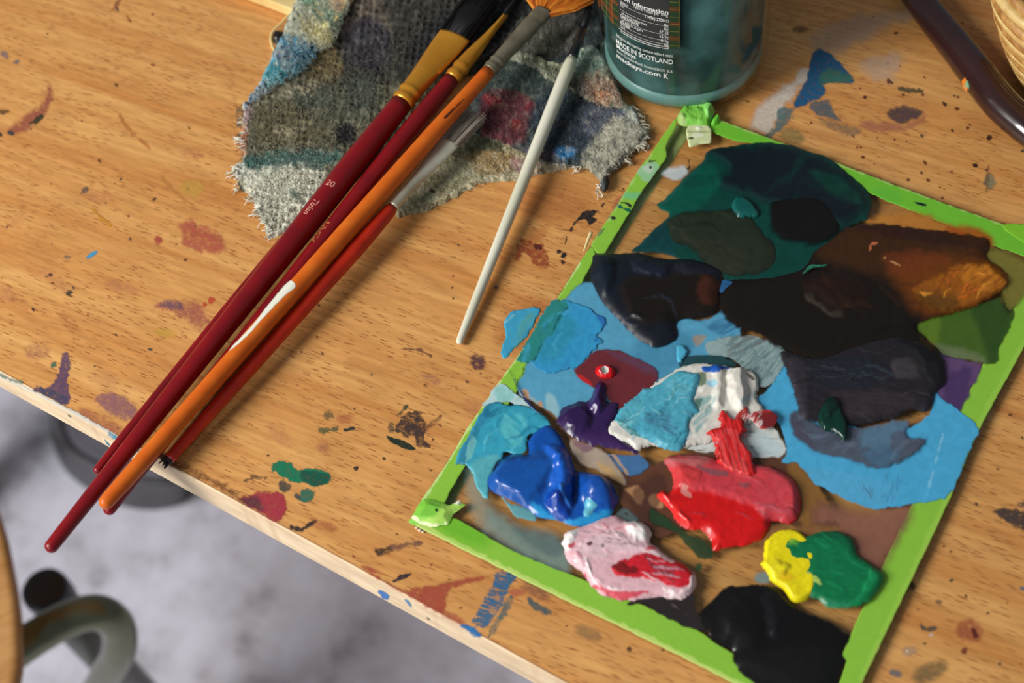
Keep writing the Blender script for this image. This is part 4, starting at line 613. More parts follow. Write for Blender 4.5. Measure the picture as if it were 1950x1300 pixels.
dollop('paint_blob', 'glossy blue black blob at the left of the dark mass', [(1126, 500), (1130, 486), (1150, 480), (1180, 482), (1215, 480), (1260, 492), (1320, 492), (1370, 510), (1380, 530), (1372, 560), (1368, 590), (1340, 605), (1290, 612), (1290, 640), (1275, 655), (1250, 664), (1225, 655), (1195, 630), (1165, 600), (1140, 570), (1130, 545), (1122, 525)], (20, 25, 34),
       [Ly([(1200, 535), (1260, 530), (1330, 520), (1372, 545), (1365, 590), (1300, 612), (1230, 625), (1195, 600), (1180, 560)], (26, 19, 13), 22, 1, h=.8, hs=14), Ly([(1330, 535), (1372, 545), (1362, 580), (1330, 580)], (74, 36, 22), 12, .7), Ly([(1130, 490), (1165, 480), (1170, 540), (1150, 570), (1130, 545)], (18, 28, 40), 10, .9, h=1.4, hs=14), Ly([(1200, 500), (1280, 500), (1270, 535), (1220, 530)], (24, 28, 42), 10, .9, h=1.2, hs=10), Ly([(1290, 505), (1340, 500), (1360, 525), (1300, 530)], (28, 30, 42), 8, .8, h=.8, hs=8)], h=2.2, edge=26, ea=3, nz=(.15, 18), sk=[(6, 20, 60, 9, [(36, 40, 54), (14, 18, 26)], .6, .5, 15)], zo=.3, step=1.8, wob=(2, 14), mat=M_dark)
dollop('paint_dab', 'small bright blue dab between the blue black and brown paint', [(1366, 540), (1380, 530), (1395, 536), (1398, 550), (1385, 558), (1370, 556)], (38, 90, 136), h=.4, edge=4, zo=.6)
dollop('paint_patch', 'dark chocolate brown paint with burnt orange towards the right of the dark mass', [(1366, 575), (1372, 545), (1400, 528), (1440, 525), (1480, 520), (1525, 505), (1545, 475), (1580, 450), (1610, 430), (1655, 424), (1700, 426), (1740, 432), (1800, 438), (1850, 446), (1880, 450), (1888, 468), (1880, 485), (1895, 500), (1920, 520), (1918, 545), (1890, 570), (1850, 590), (1810, 600), (1770, 612), (1745, 622), (1755, 650), (1720, 690), (1650, 700), (1560, 690), (1490, 668), (1440, 640), (1400, 625), (1375, 605)], (24, 18, 13),
       [Ly([(1560, 470), (1620, 430), (1700, 428), (1880, 450), (1890, 480), (1820, 500), (1740, 540), (1650, 520), (1570, 500)], (62, 36, 16), 34, .95), Ly([(1700, 500), (1800, 490), (1900, 500), (1918, 540), (1850, 590), (1760, 600), (1720, 560)], (112, 58, 14), 40, .9), Ly([(1640, 428), (1880, 448), (1888, 475), (1780, 466), (1660, 446)], (50, 26, 18), 10, .9), Ly([(1680, 490), (1760, 480), (1800, 500), (1720, 530)], (110, 50, 22), 16, .6), Ly([(1530, 540), (1600, 520), (1660, 560), (1600, 590), (1550, 570)], (36, 20, 14), 14, .8, h=1.2, hs=20), Ly(('l', [(1535, 565), (1570, 590), (1600, 600)], 12), (58, 48, 40), 8, .7, h=.8, hs=5), Ly(('l', [(1655, 480), (1658, 470), (1670, 468)], 2.5), (200, 110, 70), 1.5, .8, h=.5, hs=2), Ly(('l', [(1686, 495), (1698, 504), (1715, 508)], 1.6), (190, 140, 90), 1.2, .8, h=.5, hs=2)], h=1.0, edge=26, ea=8, nz=(.3, 20), sk=[(10, 15, 90, 12, [(40, 26, 18), (14, 12, 10), (56, 32, 18)], .5, .3, 11)], zo=.35, step=2, wob=(2.5, 9), mat=cmat('dark_brown_paint', 0.32, 0.05, alpha=True, spec=.3))
dollop('paint_blob', 'golden ochre impasto dab at the right end of the brown paint', [(1732, 548), (1760, 530), (1790, 515), (1820, 500), (1850, 496), (1870, 500), (1885, 498), (1900, 512), (1920, 528), (1922, 545), (1900, 560), (1870, 580), (1830, 596), (1790, 600), (1755, 585), (1738, 568)], (150, 84, 16), [Ly([(1840, 500), (1900, 505), (1918, 540), (1870, 560), (1830, 540)], (190, 116, 30), 12, .9, st=(-40, 4, .3, .6)), Ly([(1740, 560), (1800, 560), (1830, 590), (1780, 598)], (96, 62, 16), 26, .9)], h=1.0, edge=14, ea=14, nz=(.6, 12), rg=(-30, 4, .4), sk=[(10, -25, 40, 5, [(226, 150, 50), (120, 66, 14), (214, 100, 30)], .7, .4, 9)], zo=1.0, wob=(3, 7), mat=cmat('ochre_paint', 0.25, 0.3, alpha=True, spec=.3))
dollop('paint_blob', 'charcoal grey paint scraped in horizontal ridges below the dark brown', [(1484, 680), (1490, 666), (1560, 680), (1620, 660), (1700, 640), (1760, 650), (1790, 670), (1802, 700), (1800, 730), (1785, 745), (1778, 765), (1775, 780), (1762, 788), (1745, 782), (1720, 790), (1700, 800), (1640, 812), (1600, 810), (1560, 808), (1528, 800), (1516, 775), (1508, 745), (1500, 725), (1492, 700)], (36, 33, 38),
       [Ly([(1550, 690), (1660, 690), (1660, 740), (1560, 740)], (28, 35, 42), 22, .9), Ly([(1700, 650), (1760, 650), (1800, 700), (1790, 745), (1760, 720), (1750, 680)], (17, 17, 20), 14, .9, h=.5), Ly([(1600, 745), (1720, 752), (1740, 780), (1620, 800), (1590, 780)], (58, 46, 50), 12, .8), Ly([(1500, 690), (1530, 700), (1540, 790), (1520, 780)], (60, 52, 60), 12, .6), Ly([(1530, 700), (1780, 700), (1770, 780), (1540, 790)], (46, 42, 50), 10, .2, rg=(4, 2.6, .35)), Ly([(1700, 690), (1740, 690), (1750, 720), (1710, 725)], (74, 66, 68), 12, .6, h=.5, hs=10)], h=1.6, edge=18, ea=5, nz=(.3, 14), sk=[(18, 4, 80, 5, [(64, 58, 64), (24, 24, 28), (52, 60, 70)], .6, .35, 10, 8)], zo=.5, rg=(5, 3.2, .35), step=1.6, wob=(2.5, 8), mat=cmat('charcoal_paint', 0.32, 0.05, alpha=True, spec=.3))
dollop('paint_patch', 'blue grey thin paint between the charcoal and the sky blue', [(1498, 800), (1505, 785), (1520, 780), (1560, 806), (1640, 810), (1690, 800), (1730, 795), (1735, 815), (1728, 825), (1745, 832), (1766, 832), (1764, 845), (1750, 862), (1720, 880), (1680, 895), (1640, 888), (1590, 872), (1560, 866), (1530, 850), (1505, 825)], (78, 86, 100),
       [Ly([(1660, 800), (1730, 800), (1720, 840), (1640, 850)], (84, 118, 142), 18, .8), Ly([(1640, 860), (1720, 850), (1680, 895)], (66, 110, 140), 14, .6), Ly([(1500, 795), (1520, 790), (1560, 860), (1520, 845)], (72, 66, 82), 10, .7), Ly([(1700, 820), (1766, 830), (1740, 860), (1700, 860)], (76, 80, 96), 8, .7)], h=.3, edge=7, ea=9, mat=M_satin, nz=(.06, 16), sk=[(10, -20, 60, 8, [(96, 112, 132), (62, 66, 80)], .5, .08, 16)], zo=.75, step=2, wob=(3, 10))
dollop('paint_dab', 'dark bottle green dab hanging below the charcoal paint', [(1556, 790), (1570, 765), (1585, 755), (1600, 765), (1605, 785), (1614, 805), (1616, 828), (1610, 842), (1598, 836), (1580, 822), (1568, 822), (1560, 808)], (8, 50, 40), [Ly([(1572, 765), (1595, 765), (1588, 790), (1575, 800)], (6, 32, 28), 6, .8, h=.8)], h=1.8, edge=8, nz=(.4, 9), zo=1.8, wob=(2, 6), mat=M_wet)
for i, (x, y) in enumerate(((1282, 1), )): pass
dollop('paint_drop', 'tiny black drip marks on the glass left of the teal pool', [(1309, 305), (1315, 304), (1313, 310), (1316, 316), (1312, 324), (1307, 322), (1311, 314)], (24, 26, 24), h=.2, edge=2, zo=.1, wob=(1, 3), step=1.0, blur=0, marb=0, warp=0, nz=(0, 1), mat=M_satin)

# ------------------------------------------------------------------ brushes
M_redh = pmat('dark_red_lacquer', (134, 14, 20), 0.34, 0, .35, 0.15, nz=((110, 12, 20), 60, .35, .7), coatr=.12)
M_orh = pmat('orange_stained_wood', (204, 90, 14), 0.45, 0, .3, 0.08, nz=((216, 108, 26), 120, .3, .7), coatr=.25)
M_ordh = pmat('orange_red_lacquer', (200, 42, 10), 0.36, 0, .35, 0.15, nz=((168, 34, 14), 80, .35, .7), coatr=.2)
M_gold = pmat('gold_ferrule_metal', (236, 166, 54), 0.30, 0.55, nz=((206, 134, 34), 50, .3, .75), bump=(300, .12, .0004))
M_grey = pmat('dull_tin_ferrule', (138, 130, 108), 0.5, 0.45, nz=((112, 104, 82), 120, .3, .7), bump=(500, .2, .0004))
M_silver = pmat('paint_dulled_silver_ferrule', (206, 202, 182), 0.4, 0.3, nz=((178, 172, 148), 90, .3, .7), bump=(500, .15, .0003))
M_black = pmat('black_lacquer', (22, 20, 22), 0.3, 0, .5, .3)
M_white = pmat('cream_painted_wood', (226, 222, 200), 0.38, 0, .5, .2, nz=((208, 206, 176), 40, .35, .7))
M_bristb = cmat('dark_bristle', .6, spec=.3); M_brist = cmat('bristle', .6, spec=.3)
M_print = pmat('pale_pink_print', (226, 150, 132), .5)
def P3(x, y, z): return np.array(P(x, y, z))
def bristles(md, A, B, wa, wb, ta, tb, n, cols, seed=1, r=0.00012, fan=0.0, ragged=.12, roll=0.0, droop=0.0):
    A, B, d, s, nn = frame(A, B)
    if roll: c, q = math.cos(roll), math.sin(roll); s, nn = s*c+nn*q, nn*c-s*q
    R = random.Random(seed); Lg = np.linalg.norm(B-A)
    for i in range(n):
        u = R.uniform(-1, 1); v = R.uniform(-1, 1)
        e = 1-R.uniform(0, ragged)-fan*u*u
        p = [A+s*(wa*u)+nn*(ta*v)]
        for t in (.35, .7, 1.0):
            q = t*e; p.append(A+d*(Lg*q)+s*((wa+(wb-wa)*q**1.15)*u+R.uniform(-1, 1)*.0002)+nn*((ta+(tb-ta)*q)*v)-np.array([0, 0, droop*q*q]))
        sweep(md, p, [r, r, r*.8, r*.35], seg=4, col=lin(R.choice(cols)), cap=False)
def rings(L, base, r, cr=1.06):   # crimp rings in a ferrule profile
    return L
def text_mesh(body, size=1.0, bold=0.0, shear=0.0):
    c = bpy.data.curves.new('t', 'FONT'); c.body = body; c.size = size; c.offset = bold; c.shear = shear; c.resolution_u = 3
    o = bpy.data.objects.new('t', c); sc.collection.objects.link(o)
    dg = bpy.context.evaluated_depsgraph_get(); me = o.evaluated_get(dg).to_mesh()
    v = np.array([tuple(q.co) for q in me.vertices]); f = [tuple(p.vertices) for p in me.polygons]
    o.evaluated_get(dg).to_mesh_clear(); bpy.data.objects.remove(o); bpy.data.curves.remove(c)
    return v, f
class Brush:
    def __init__(s, label, pa, za, pb, zb, group='paint brushes on the table'):
        s.a = P3(*pa, za); s.b = P3(*pb, zb); s.t = thing('paint_brush', label, 'paint brush', tuple(P3(pa[0]*.5+pb[0]*.5, pa[1]*.5+pb[1]*.5, (za+zb)/2)), group)
        s.pa, s.pb, s.za, s.zb = pa, pb, za, zb
    def part(s, md, name, mat, lab=None, parent=None):
        o = md.obj(name, mat)
        if parent is None: reparent(o, s.t)
        else:
            o.parent = parent; o.matrix_parent_inverse = Matrix.Translation(-Vector(s.t.location))
        if lab: o['label'] = lab
        return o
    def tfrac(s, x, y):      # fraction along the handle for a pixel
        r = ray(x, y); d = s.b-s.a; n = np.cross(r, np.cross(r, d)); return float(((CAM-s.a)@n)/(d@n))
    def handle(s, wl, mat, tipr=True, tipcol=None, lab=None):
        """wl: list of (t, width px) along tip->ferrule"""
        md = MeshData(); L = np.linalg.norm(s.b-s.a); ts = np.linspace(0, 1, 60)
        pr = []; w = np.interp(ts, [q[0] for q in wl], [q[1] for q in wl])
        rr = []
        for t, ww in zip(ts, w):
            x = s.pa[0]*(1-t)+s.pb[0]*t; y = s.pa[1]*(1-t)+s.pb[1]*t; rr.append(rpx(ww, x, y, s.za*(1-t)+s.zb*t))
        r0 = rr[0]; out = []
        if tipr:
            for k in range(8):
                a = k/8*math.pi/2; out.append((r0/L*(1-math.cos(a)), r0*math.sin(a)+1e-5, r0*math.sin(a)+1e-5))
        for t, r_ in zip(ts, rr):
            if not tipr or t*L > r0: out.append((t, r_, r_))
        loft(md, s.a, s.b, out); s.rb = rr[-1]; return s.part(md, 'handle', mat, lab)
    def at(s, t, off=0.0, up=0.0):
        A, B, d, sd, n = frame(s.a, s.b); return s.a+(s.b-s.a)*t+sd*off+n*up
TK = 0.0030
zt = TZ+0.0075
# A : number 20 flat brush
bA = Brush('long dark red paint brush printed 20 with wide gold ferrule and flat black bristles', (90, 1050), TZ+.0062, (765, 197), TZ+.0115)
bA.handle([(0, 27), (.12, 31), (.3, 36), (.5, 42), (.72, 49), (.85, 50), (1, 42)], M_redh)
def printed(br, s_, t0, across, h, along=True, flip=False, bold=.012, shear=0.0, mat=M_print, rad=None):
    v, f = text_mesh(s_, 1.0, bold, shear); v = v*h; A, B, d, sd, n = frame(br.a, br.b)
    rad = rad(t0)+.00006 if callable(rad) else rad+.00006
    out = []
    for q in v:
        if along: la, cr = -q[0], q[1]       # reads from the ferrule towards the tip, tops to the right
        else: la, cr = q[1], q[0]
        ang = (cr+across)/rad
        out.append(br.a+(br.b-br.a)*t0+d*la+sd*(math.sin(ang)*rad)+n*(math.cos(ang)*rad))
    md = MeshData(); md.add(np.array(out), f, (1, 1, 1, 1)); return md
def rA(t): return rpx(float(np.interp(t, [0, .12, .3, .5, .72, .85, 1], [27, 31, 36, 42, 49, 50, 42])), 90+675*t, 1050-853*t, zt)
t20 = bA.tfrac(632, 370); tT = bA.tfrac(615, 397)
bA.part(printed(bA, '20', t20, -.0018, .0040, along=False, rad=rA, bold=.012), 'size_print', M_print, 'size number 20 in pale pink')
md = printed(bA, 'Tizian', tT, -.0012, .0037, along=True, rad=rA, bold=.012, shear=.2)
bA.part(md, 'name_print', M_print, 'maker lettering in pale pink')
fe0 = P3(765, 197, TZ+.0115); fe1 = P3(866, 68, TZ+.0125)
md = MeshData(); w0 = rpx(42, 765, 197); w1 = rpx(64, 866, 68)
prof = []
for t in np.linspace(0, 1, 40):
    r0 = w0*(1-sstep(t, .12, 1)) + w1*sstep(t, .12, 1); th = w0*(1-sstep(t, .1, .95))+.0022*sstep(t, .1, .95)
    k = 1+.13*math.exp(-((t-.05)/.02)**2)+.13*math.exp(-((t-.15)/.02)**2)-.06*math.exp(-((t-.09)/.02)**2)
    prof.append((t, r0*k, th*k))
loft(md, fe0, fe1, prof); bA.part(md, 'ferrule', M_gold, 'wide flattened gold ferrule')
md = MeshData(); tipA = P3(925, -12, TZ+.012)
loft(md, fe1-(fe1-fe0)*.05, tipA, [(0, w1*.92, .0019, (14, 12, 13)), (.5, w1*1.02, .0026, (14, 12, 13)), (.93, w1*1.0, .0015, (12, 10, 12)), (1, w1*.95, .0006, (12, 10, 12))])
bristles(md, fe1, tipA+(tipA-fe1)*.03, w1*.95, w1*1.08, .002, .0022, 420, [(18, 15, 16), (26, 22, 22), (12, 10, 12)], 3)
bA.part(md, 'bristles', M_bristb, 'flat black bristles')
# B : second red brush, ferrule seen on edge
bB = Brush('dark red paint brush with thin edge-on gold ferrule, right of the numbered brush', (201, 978), TZ+.0052, (860, 150), TZ+.0105)
bB.handle([(0, 25), (.15, 27), (.5, 32), (.75, 38), (.9, 37), (1, 30)], M_redh)
md = MeshData(); f0 = P3(860, 150, TZ+.0105); f1 = P3(964, 28, TZ+.0125); w0 = rpx(30, 860, 150)
prof = []
for t in np.linspace(0, 1, 40):
    k = 1+.14*math.exp(-((t-.06)/.02)**2)+.14*math.exp(-((t-.17)/.02)**2)-.05*math.exp(-((t-.11)/.02)**2)
    prof.append((t, (w0*(1-sstep(t, .2, 1))+.0009*sstep(t, .2, 1))*k, (w0*(1-.45*sstep(t, .2, .7)))*k))
loft(md, f0, f1, prof); bB.part(md, 'ferrule', M_gold, 'gold ferrule seen on edge')
md = MeshData(); tB = P3(1018, -40, TZ+.013)
loft(md, f1-(f1-f0)*.04, tB, [(0, .0008, .0028, (14, 12, 13)), (.6, .0012, .003, (14, 12, 13)), (1, .0004, .001, (14, 12, 13))])
bB.part(md, 'bristles', M_bristb, 'black bristles')
# worn gold print
md = MeshData(); Rr = random.Random(5)
for i in range(26):
    t = bB.tfrac(Rr.uniform(596, 626), 0) if False else bB.tfrac(*(lambda k: (628-30*k, 430+36*k))(Rr.random()))
    r = rpx(34, 610, 450, zt)+.00008; a = Rr.uniform(-.65, -.1); A, B, d, sd, n = frame(bB.a, bB.b)
    o = bB.a+(bB.b-bB.a)*t; pts = [o+d*u+sd*math.sin(a+k)*r+n*math.cos(a+k)*r for u, k in ((-.0006, -.04), (.0006, .03))]
    sweep(md, pts, [.00013, .00009], seg=5, col=(1, 1, 1, 1))
bB.part(md, 'worn_print', pmat('worn_gold_print', (196, 120, 66), .5), 'worn gold lettering')
# C : orange fan brush
bC = Brush('long orange wooden paint brush with grey ferrule and orange fan bristles', (193, 966), TZ+.0118, (931, 135), TZ+.0165)
bC.handle([(0, 29), (.05, 33), (.3, 35), (.6, 36), (.85, 33), (1, 27)], M_orh)
f0 = P3(931, 135, TZ+.0165); f1 = P3(1036, 20, TZ+.0175); md = MeshData(); w0 = rpx(28, 931, 135, TZ+.0185)
prof = []
for t in np.linspace(0, 1, 50):
    k = 1+.12*math.exp(-((t-.06)/.018)**2)+.12*math.exp(-((t-.14)/.018)**2)-.05*math.exp(-((t-.10)/.018)**2)-.08*math.exp(-((t-.83)/.03)**2)
    prof.append((t, (w0*(1+.42*sstep(t, .1, .95)))*k, (w0*(1-.3*sstep(t, .6, 1)))*k))
loft(md, f0, f1, prof); fo = bC.part(md, 'ferrule', M_grey, 'dull grey ferrule')
md = MeshData(); A = f1-(f1-f0)*.02; _, _, d, s_, n_ = frame(f0, f1); Rr = random.Random(9)
fan0 = np.array([-.25, 1, 0])
pa, pb = P3(1000, -20, TZ+.020), P3(1132, 4, TZ+.018)
for i in range(900):
    u = Rr.random(); e = pa*(1-u)+pb*u; c = P3(1072, -64, TZ+.022); q = (pa*(1-u)**2+c*2*u*(1-u)*1.0+pb*u*u)
    q = q*(1-.0)+np.array([0, 0, Rr.uniform(-.0012, .0012)])
    st_ = f1+s_*((u-.5)*2*w0*1.15)+n_*Rr.uniform(-.6, .6)*w0*.5-d*.002
    mid = st_*.5+q*.5+s_*((u-.5)*.004)
    sweep(md, [st_, mid, q+d*Rr.uniform(-.002, .001)], [.00022, .0002, .00008], seg=4, col=lin(Rr.choice([(214, 128, 34), (196, 100, 24), (226, 150, 50), (170, 78, 20)])), cap=False)
bC.part(md, 'bristles', M_brist, 'splayed orange fan bristles')
# white paint patch and knot marks on the orange handle
def onhandle(br, pts, rfun, col, mat, name, lab=None, lift=.00008, step=1.0, soft=1.0):
    md = MeshData(); A, B, d, sd, n = frame(br.a, br.b)
    def mp(x, y, h):
        r_ = ray(x, y); out = np.empty(x.shape+(3,))
        for idx in np.ndindex(x.shape):
            r = r_[idx]; t = br.tfrac(x[idx], y[idx]); R = rfun(t)+lift; o = br.a
            rd = r-d*(r@d); oc = (CAM-o)-d*((CAM-o)@d); a_ = rd@rd; b_ = 2*rd@oc; c_ = oc@oc-R*R
            D = b_*b_-4*a_*c_
            k = (-b_-math.sqrt(max(D, 0)))/(2*a_); out[idx] = CAM+r*k
        return out
    paint(md, pts, col, h=0, edge=2, wob=(.5, 6), step=step, soft=soft, mapf=mp, cv=.02)
    return br.part(md, name, mat, lab)
def rC(t): return rpx(float(np.interp(t, [0, .05, .3, .6, .85, 1], [29, 33, 35, 36, 33, 27])), 193+738*t, 966-831*t, TZ+.016)
onhandle(bC, [(552, 534), (558, 536), (562, 542), (560, 549), (545, 560), (520, 585), (495, 612), (470, 640), (442, 664), (436, 667), (446, 655), (480, 620), (515, 575), (540, 545)], rC, (228, 226, 208), M_film, 'bare_patch', 'cream bare patch on the orange handle', soft=1.6)
onhandle(bC, [(884, 188), (888, 184), (860, 214), (852, 222), (846, 226), (850, 218)], rC, (60, 26, 16), M_film, 'dark_nick', 'dark nick in the orange handle')
# D : short orange-red brush with silver ferrule
bD = Brush('slim orange red paint brush with silver ferrule and frayed grey bristles, its tail end blackened', (322, 874), TZ+.0052, (748, 394), TZ+.0105)
bD.handle([(0, 22), (.1, 24), (.35, 28), (.6, 30), (.82, 34), (.93, 30), (.985, 26), (1, 20)], M_ordh, tipr=False)
md = MeshData(); A, B, d, sd, n = frame(bD.a, bD.b); rr = rpx(20, 322, 874); Rr = random.Random(2)
for i in range(22):
    a = Rr.uniform(0, 6.28); q = Rr.uniform(0, .9)*rr; o = bD.a+sd*math.cos(a)*q+n*math.sin(a)*q*.9
    sweep(md, [o+d*.003, o-d*Rr.uniform(.0005, .004)+sd*Rr.uniform(-.0003, .0003)], [.0006, .00025], seg=5, col=lin(Rr.choice([(34, 26, 20), (60, 46, 30), (24, 20, 18)])))
loft(md, bD.a-d*.0012, bD.a+d*.0036, [(0, rr*.8, rr*.8, (30, 22, 18)), (.3, rr*1.03, rr*1.03, (30, 22, 18)), (1, rr*1.04, rr*1.04, (36, 22, 18))])
bD.part(md, 'splintered_end', M_brist, 'blackened splintered wooden end')
f0 = P3(748, 394, TZ+.0105); f1 = P3(857, 270, TZ+.0105); w0 = rpx(21, 748, 394); w1 = rpx(40, 857, 270); md = MeshData(); prof = []
for t in np.linspace(0, 1, 40):
    k = 1+.07*math.exp(-((t-.14)/.012)**2)+.07*math.exp(-((t-.19)/.012)**2)
    prof.append((t, (w0*(1-sstep(t, .25, 1))+w1*sstep(t, .25, 1))*k, (w0*(1-sstep(t, .2, 1))+.0014*sstep(t, .2, 1))*k))
loft(md, f0, f1, prof); bD.part(md, 'ferrule', M_silver, 'silver ferrule dulled with paint')
md = MeshData(); bristles(md, f1-(f1-f0)*.03, P3(912, 212, TZ+.010), w1*.9, w1*1.15, .0012, .0022, 420, [(150, 138, 122), (176, 164, 146), (116, 104, 92), (200, 190, 172)], 7, r=.00013, ragged=.35)
bD.part(md, 'bristles', M_brist, 'frayed grey bristles')
# E : thin dark red brush, only its tail shows at the left of the bundle
bE = Brush('slim dark red brush handle at the left of the bundle, mostly under the numbered brush', (181, 901), TZ+.0042, (618, 366), TZ+.0036)
bE.handle([(0, 18), (.1, 22), (.3, 24), (.6, 26), (.9, 22), (1, 18)], M_redh)
# W : white handled brush lying alone
bW = Brush('slim cream handled paint brush with black ferrule lying alone', (873, 655), TZ+.0022, (1089, 112), TZ+.0125)
bW.handle([(0, 14), (.1, 18), (.5, 23), (.8, 26), (.96, 26), (1, 20)], M_white)
md = MeshData(); f0 = P3(1089, 112, TZ+.0125); f1 = P3(1110, 55, TZ+.0140); w0 = rpx(18, 1089, 112)
loft(md, f0, f1, [(0, w0, w0), (.1, w0*1.1, w0*1.1), (.2, w0, w0), (1, w0*.9, w0*.9)]); bW.part(md, 'ferrule', M_black, 'black ferrule')
md = MeshData(); loft(md, f1, P3(1126, 2, TZ+.0150), [(0, w0*.85, w0*.85, (18, 16, 16)), (.5, w0*.8, w0*.8, (18, 16, 16)), (1, .0002, .0002, (18, 16, 16))])
bristles(md, f1, P3(1127, -2, TZ+.0150), w0*.8, w0*.5, w0*.8, w0*.5, 80, [(30, 26, 26), (16, 14, 14)], 4); bW.part(md, 'bristles', M_bristb, 'dark bristles')

# ------------------------------------------------------------------ jar
fwd = ray(1298, 150)[:2]; fwd /= np.linalg.norm(fwd)
JR = 0.0360
JC = np.array([*(P(1300, 212)[:2]+fwd*(JR-.0055)), TZ])
jar = thing('glass_jar', 'glass jam jar with tartan label, holding murky green brush water', 'jar', tuple(JC))
def lathe(md, prof, seg=96, col=(1, 1, 1, 1), c=JC):
    th = np.linspace(0, 2*math.pi, seg, endpoint=False); V = []
    for r, z in prof: V.append(np.c_[c[0]+np.cos(th)*r, c[1]+np.sin(th)*r, np.full(seg, c[2]+z)])
    k = len(prof); f = [(i*seg+j, i*seg+(j+1) % seg, (i+1)*seg+(j+1) % seg, (i+1)*seg+j) for i in range(k-1) for j in range(seg)]
    f.append(tuple(range(seg))[::-1]); f.append(tuple((k-1)*seg+j for j in range(seg)))
    md.add(np.concatenate(V), f, col)
m, nt, b = newmat('jar_glass'); nt.nodes.remove(b); o_ = nt.nodes['Material Output']; tr = N(nt, 'ShaderNodeBsdfTransparent'); tr.inputs[0].default_value = (0.93, 0.97, 0.96, 1)
gl = N(nt, 'ShaderNodeBsdfGlossy'); gl.inputs['Roughness'].default_value = 0.12; fr = N(nt, 'ShaderNodeFresnel'); fr.inputs[0].default_value = 1.5
ms = N(nt, 'ShaderNodeMixShader'); bk = N(nt, 'ShaderNodeNewGeometry'); iv = N(nt, 'ShaderNodeMath', operation='SUBTRACT'); iv.inputs[0].default_value = 1.0; nt.links.new(bk.outputs['Backfacing'], iv.inputs[1]); fm_ = N(nt, 'ShaderNodeMath', operation='MULTIPLY'); nt.links.new(fr.outputs[0], fm_.inputs[0]); nt.links.new(iv.outputs[0], fm_.inputs[1]); nt.links.new(fm_.outputs[0], ms.inputs[0]); nt.links.new(tr.outputs[0], ms.inputs[1]); nt.links.new(gl.outputs[0], ms.inputs[2]); nt.links.new(ms.outputs[0], o_.inputs[0])
M_jar = m
md = MeshData(); rc = .010; pr = [(JR-rc-.004, .0012), (JR-rc, .0003)]
for k in range(9):
    a = k/8*math.pi/2; pr.append((JR-rc+rc*math.sin(a), rc-rc*math.cos(a)+.0003))
pr += [(JR, .03), (JR, .085), (JR-.002, .092), (JR-.006, .097), (JR-.006, .110)]
seg = 96; th = np.linspace(0, 2*math.pi, seg, endpoint=False)
V = np.concatenate([np.c_[JC[0]+np.cos(th)*r, JC[1]+np.sin(th)*r, np.full(seg, JC[2]+z)] for r, z in pr]); k = len(pr)
f = [(i*seg+j, i*seg+(j+1) % seg, (i+1)*seg+(j+1) % seg, (i+1)*seg+j) for i in range(k-1) for j in range(seg)]; f.append(tuple(range(seg))[::-1])
md.add(V, f, (1, 1, 1, 1)); reparent(md.obj('glass_body', M_jar), jar)
M_water = pmat('murky_water', (78, 116, 114), .6, 0, .1, 0, nz=((34, 52, 48), 30, .40, .62))
md = MeshData(); Rw = JR-.0026; pr = [(Rw-.009, .0065)]
for k in range(7):
    a = k/6*math.pi/2; pr.append((Rw-.009+.009*math.sin(a), .0155-.009*math.cos(a)))
pr += [(Rw, .03), (Rw, .074)]
lathe(md, pr); mdb = MeshData(); lathe(mdb, [(JR-.0125, .0008), (JR-.0095, .001), (JR-.0045, .0034), (JR-.0022, .0075), (JR-.0022, .011), (JR-.004, .0125)]); reparent(mdb.obj('glass_base', pmat('thick_glass_base', (104, 142, 136), .3, 0, .3)), jar)['label'] = 'paler thick glass base'
wo = reparent(md.obj('murky_water', M_water), jar); wo['label'] = 'murky green grey brush water'
def cyl(x, y, R=JR+.0001):
    r = ray(x, y); o = CAM-JC; a = r[:2]@r[:2]; b_ = 2*(r[:2]@o[:2]); c = o[:2]@o[:2]-R*R; D = b_*b_-4*a*c
    k = (-b_-math.sqrt(max(D, 0)))/(2*a); p = o+r*k; return math.atan2(p[1], p[0]), p[2]
def cp(t, z, R): return (JC[0]+math.cos(t)*R, JC[1]+math.sin(t)*R, JC[2]+z)
M_lab = cmat('printed_label', .4, spec=.4)
def labelpatch(t0, t1, z0, z1, R, colf, nt_=70, nz_=50):
    md = MeshData(); T, Z = np.meshgrid(np.linspace(t0, t1, nt_), np.linspace(z0, z1, nz_)); V = np.stack([JC[0]+np.cos(T)*R, JC[1]+np.sin(T)*R, JC[2]+Z], -1).reshape(-1, 3)
    C = np.array([lin(colf(t, z)) for t, z in zip(T.ravel(), Z.ravel())]); f = [(i*nt_+j, i*nt_+j+1, (i+1)*nt_+j+1, (i+1)*nt_+j) for i in range(nz_-1) for j in range(nt_-1)]
    md.add(V, f, C); return md
tl, zb_ = cyl(1174, 78)   # left column foot
tr_, zr = cyl(1282, 121)
tA = cyl(1146, 60)[0]; tB = cyl(1294, 60)[0]; zL0 = cyl(1230, 82)[1]
print('JAR', tl, zb_, tr_, zr, tA, tB, zL0)
def tartan(t, z):
    u = (t-tA)*JR*1000; v = z*1000; c = np.array([34, 58, 36.])
    if (u % 9) < 2.6: c = c*.45+np.array([150, 52, 26])*.55
    if (v % 8) < 2.4: c = c*.5+np.array([140, 50, 28])*.5
    if abs((u % 4.5)-2) < .16 or abs((v % 4)-1) < .16: c = c*.5+np.array([170, 140, 60])*.5
    return c
md = labelpatch(tA+.04, tB, zL0, .082, JR+.00008, tartan, 160, 200); lb = reparent(md.obj('tartan_label', M_lab), jar); lb['label'] = 'red and green tartan label'
b0 = cyl(1182, 48)[0]; b1 = cyl(1273, 80)[0]; zp = cyl(1273, 90)[1]
md = labelpatch(b0-.03, b1+.01, zp, .082, JR+.00014, lambda t, z: (48, 50, 52) if z > zp+.0004 else (220, 220, 214), 40, 60)
def lo(o): o.parent = lb; return o
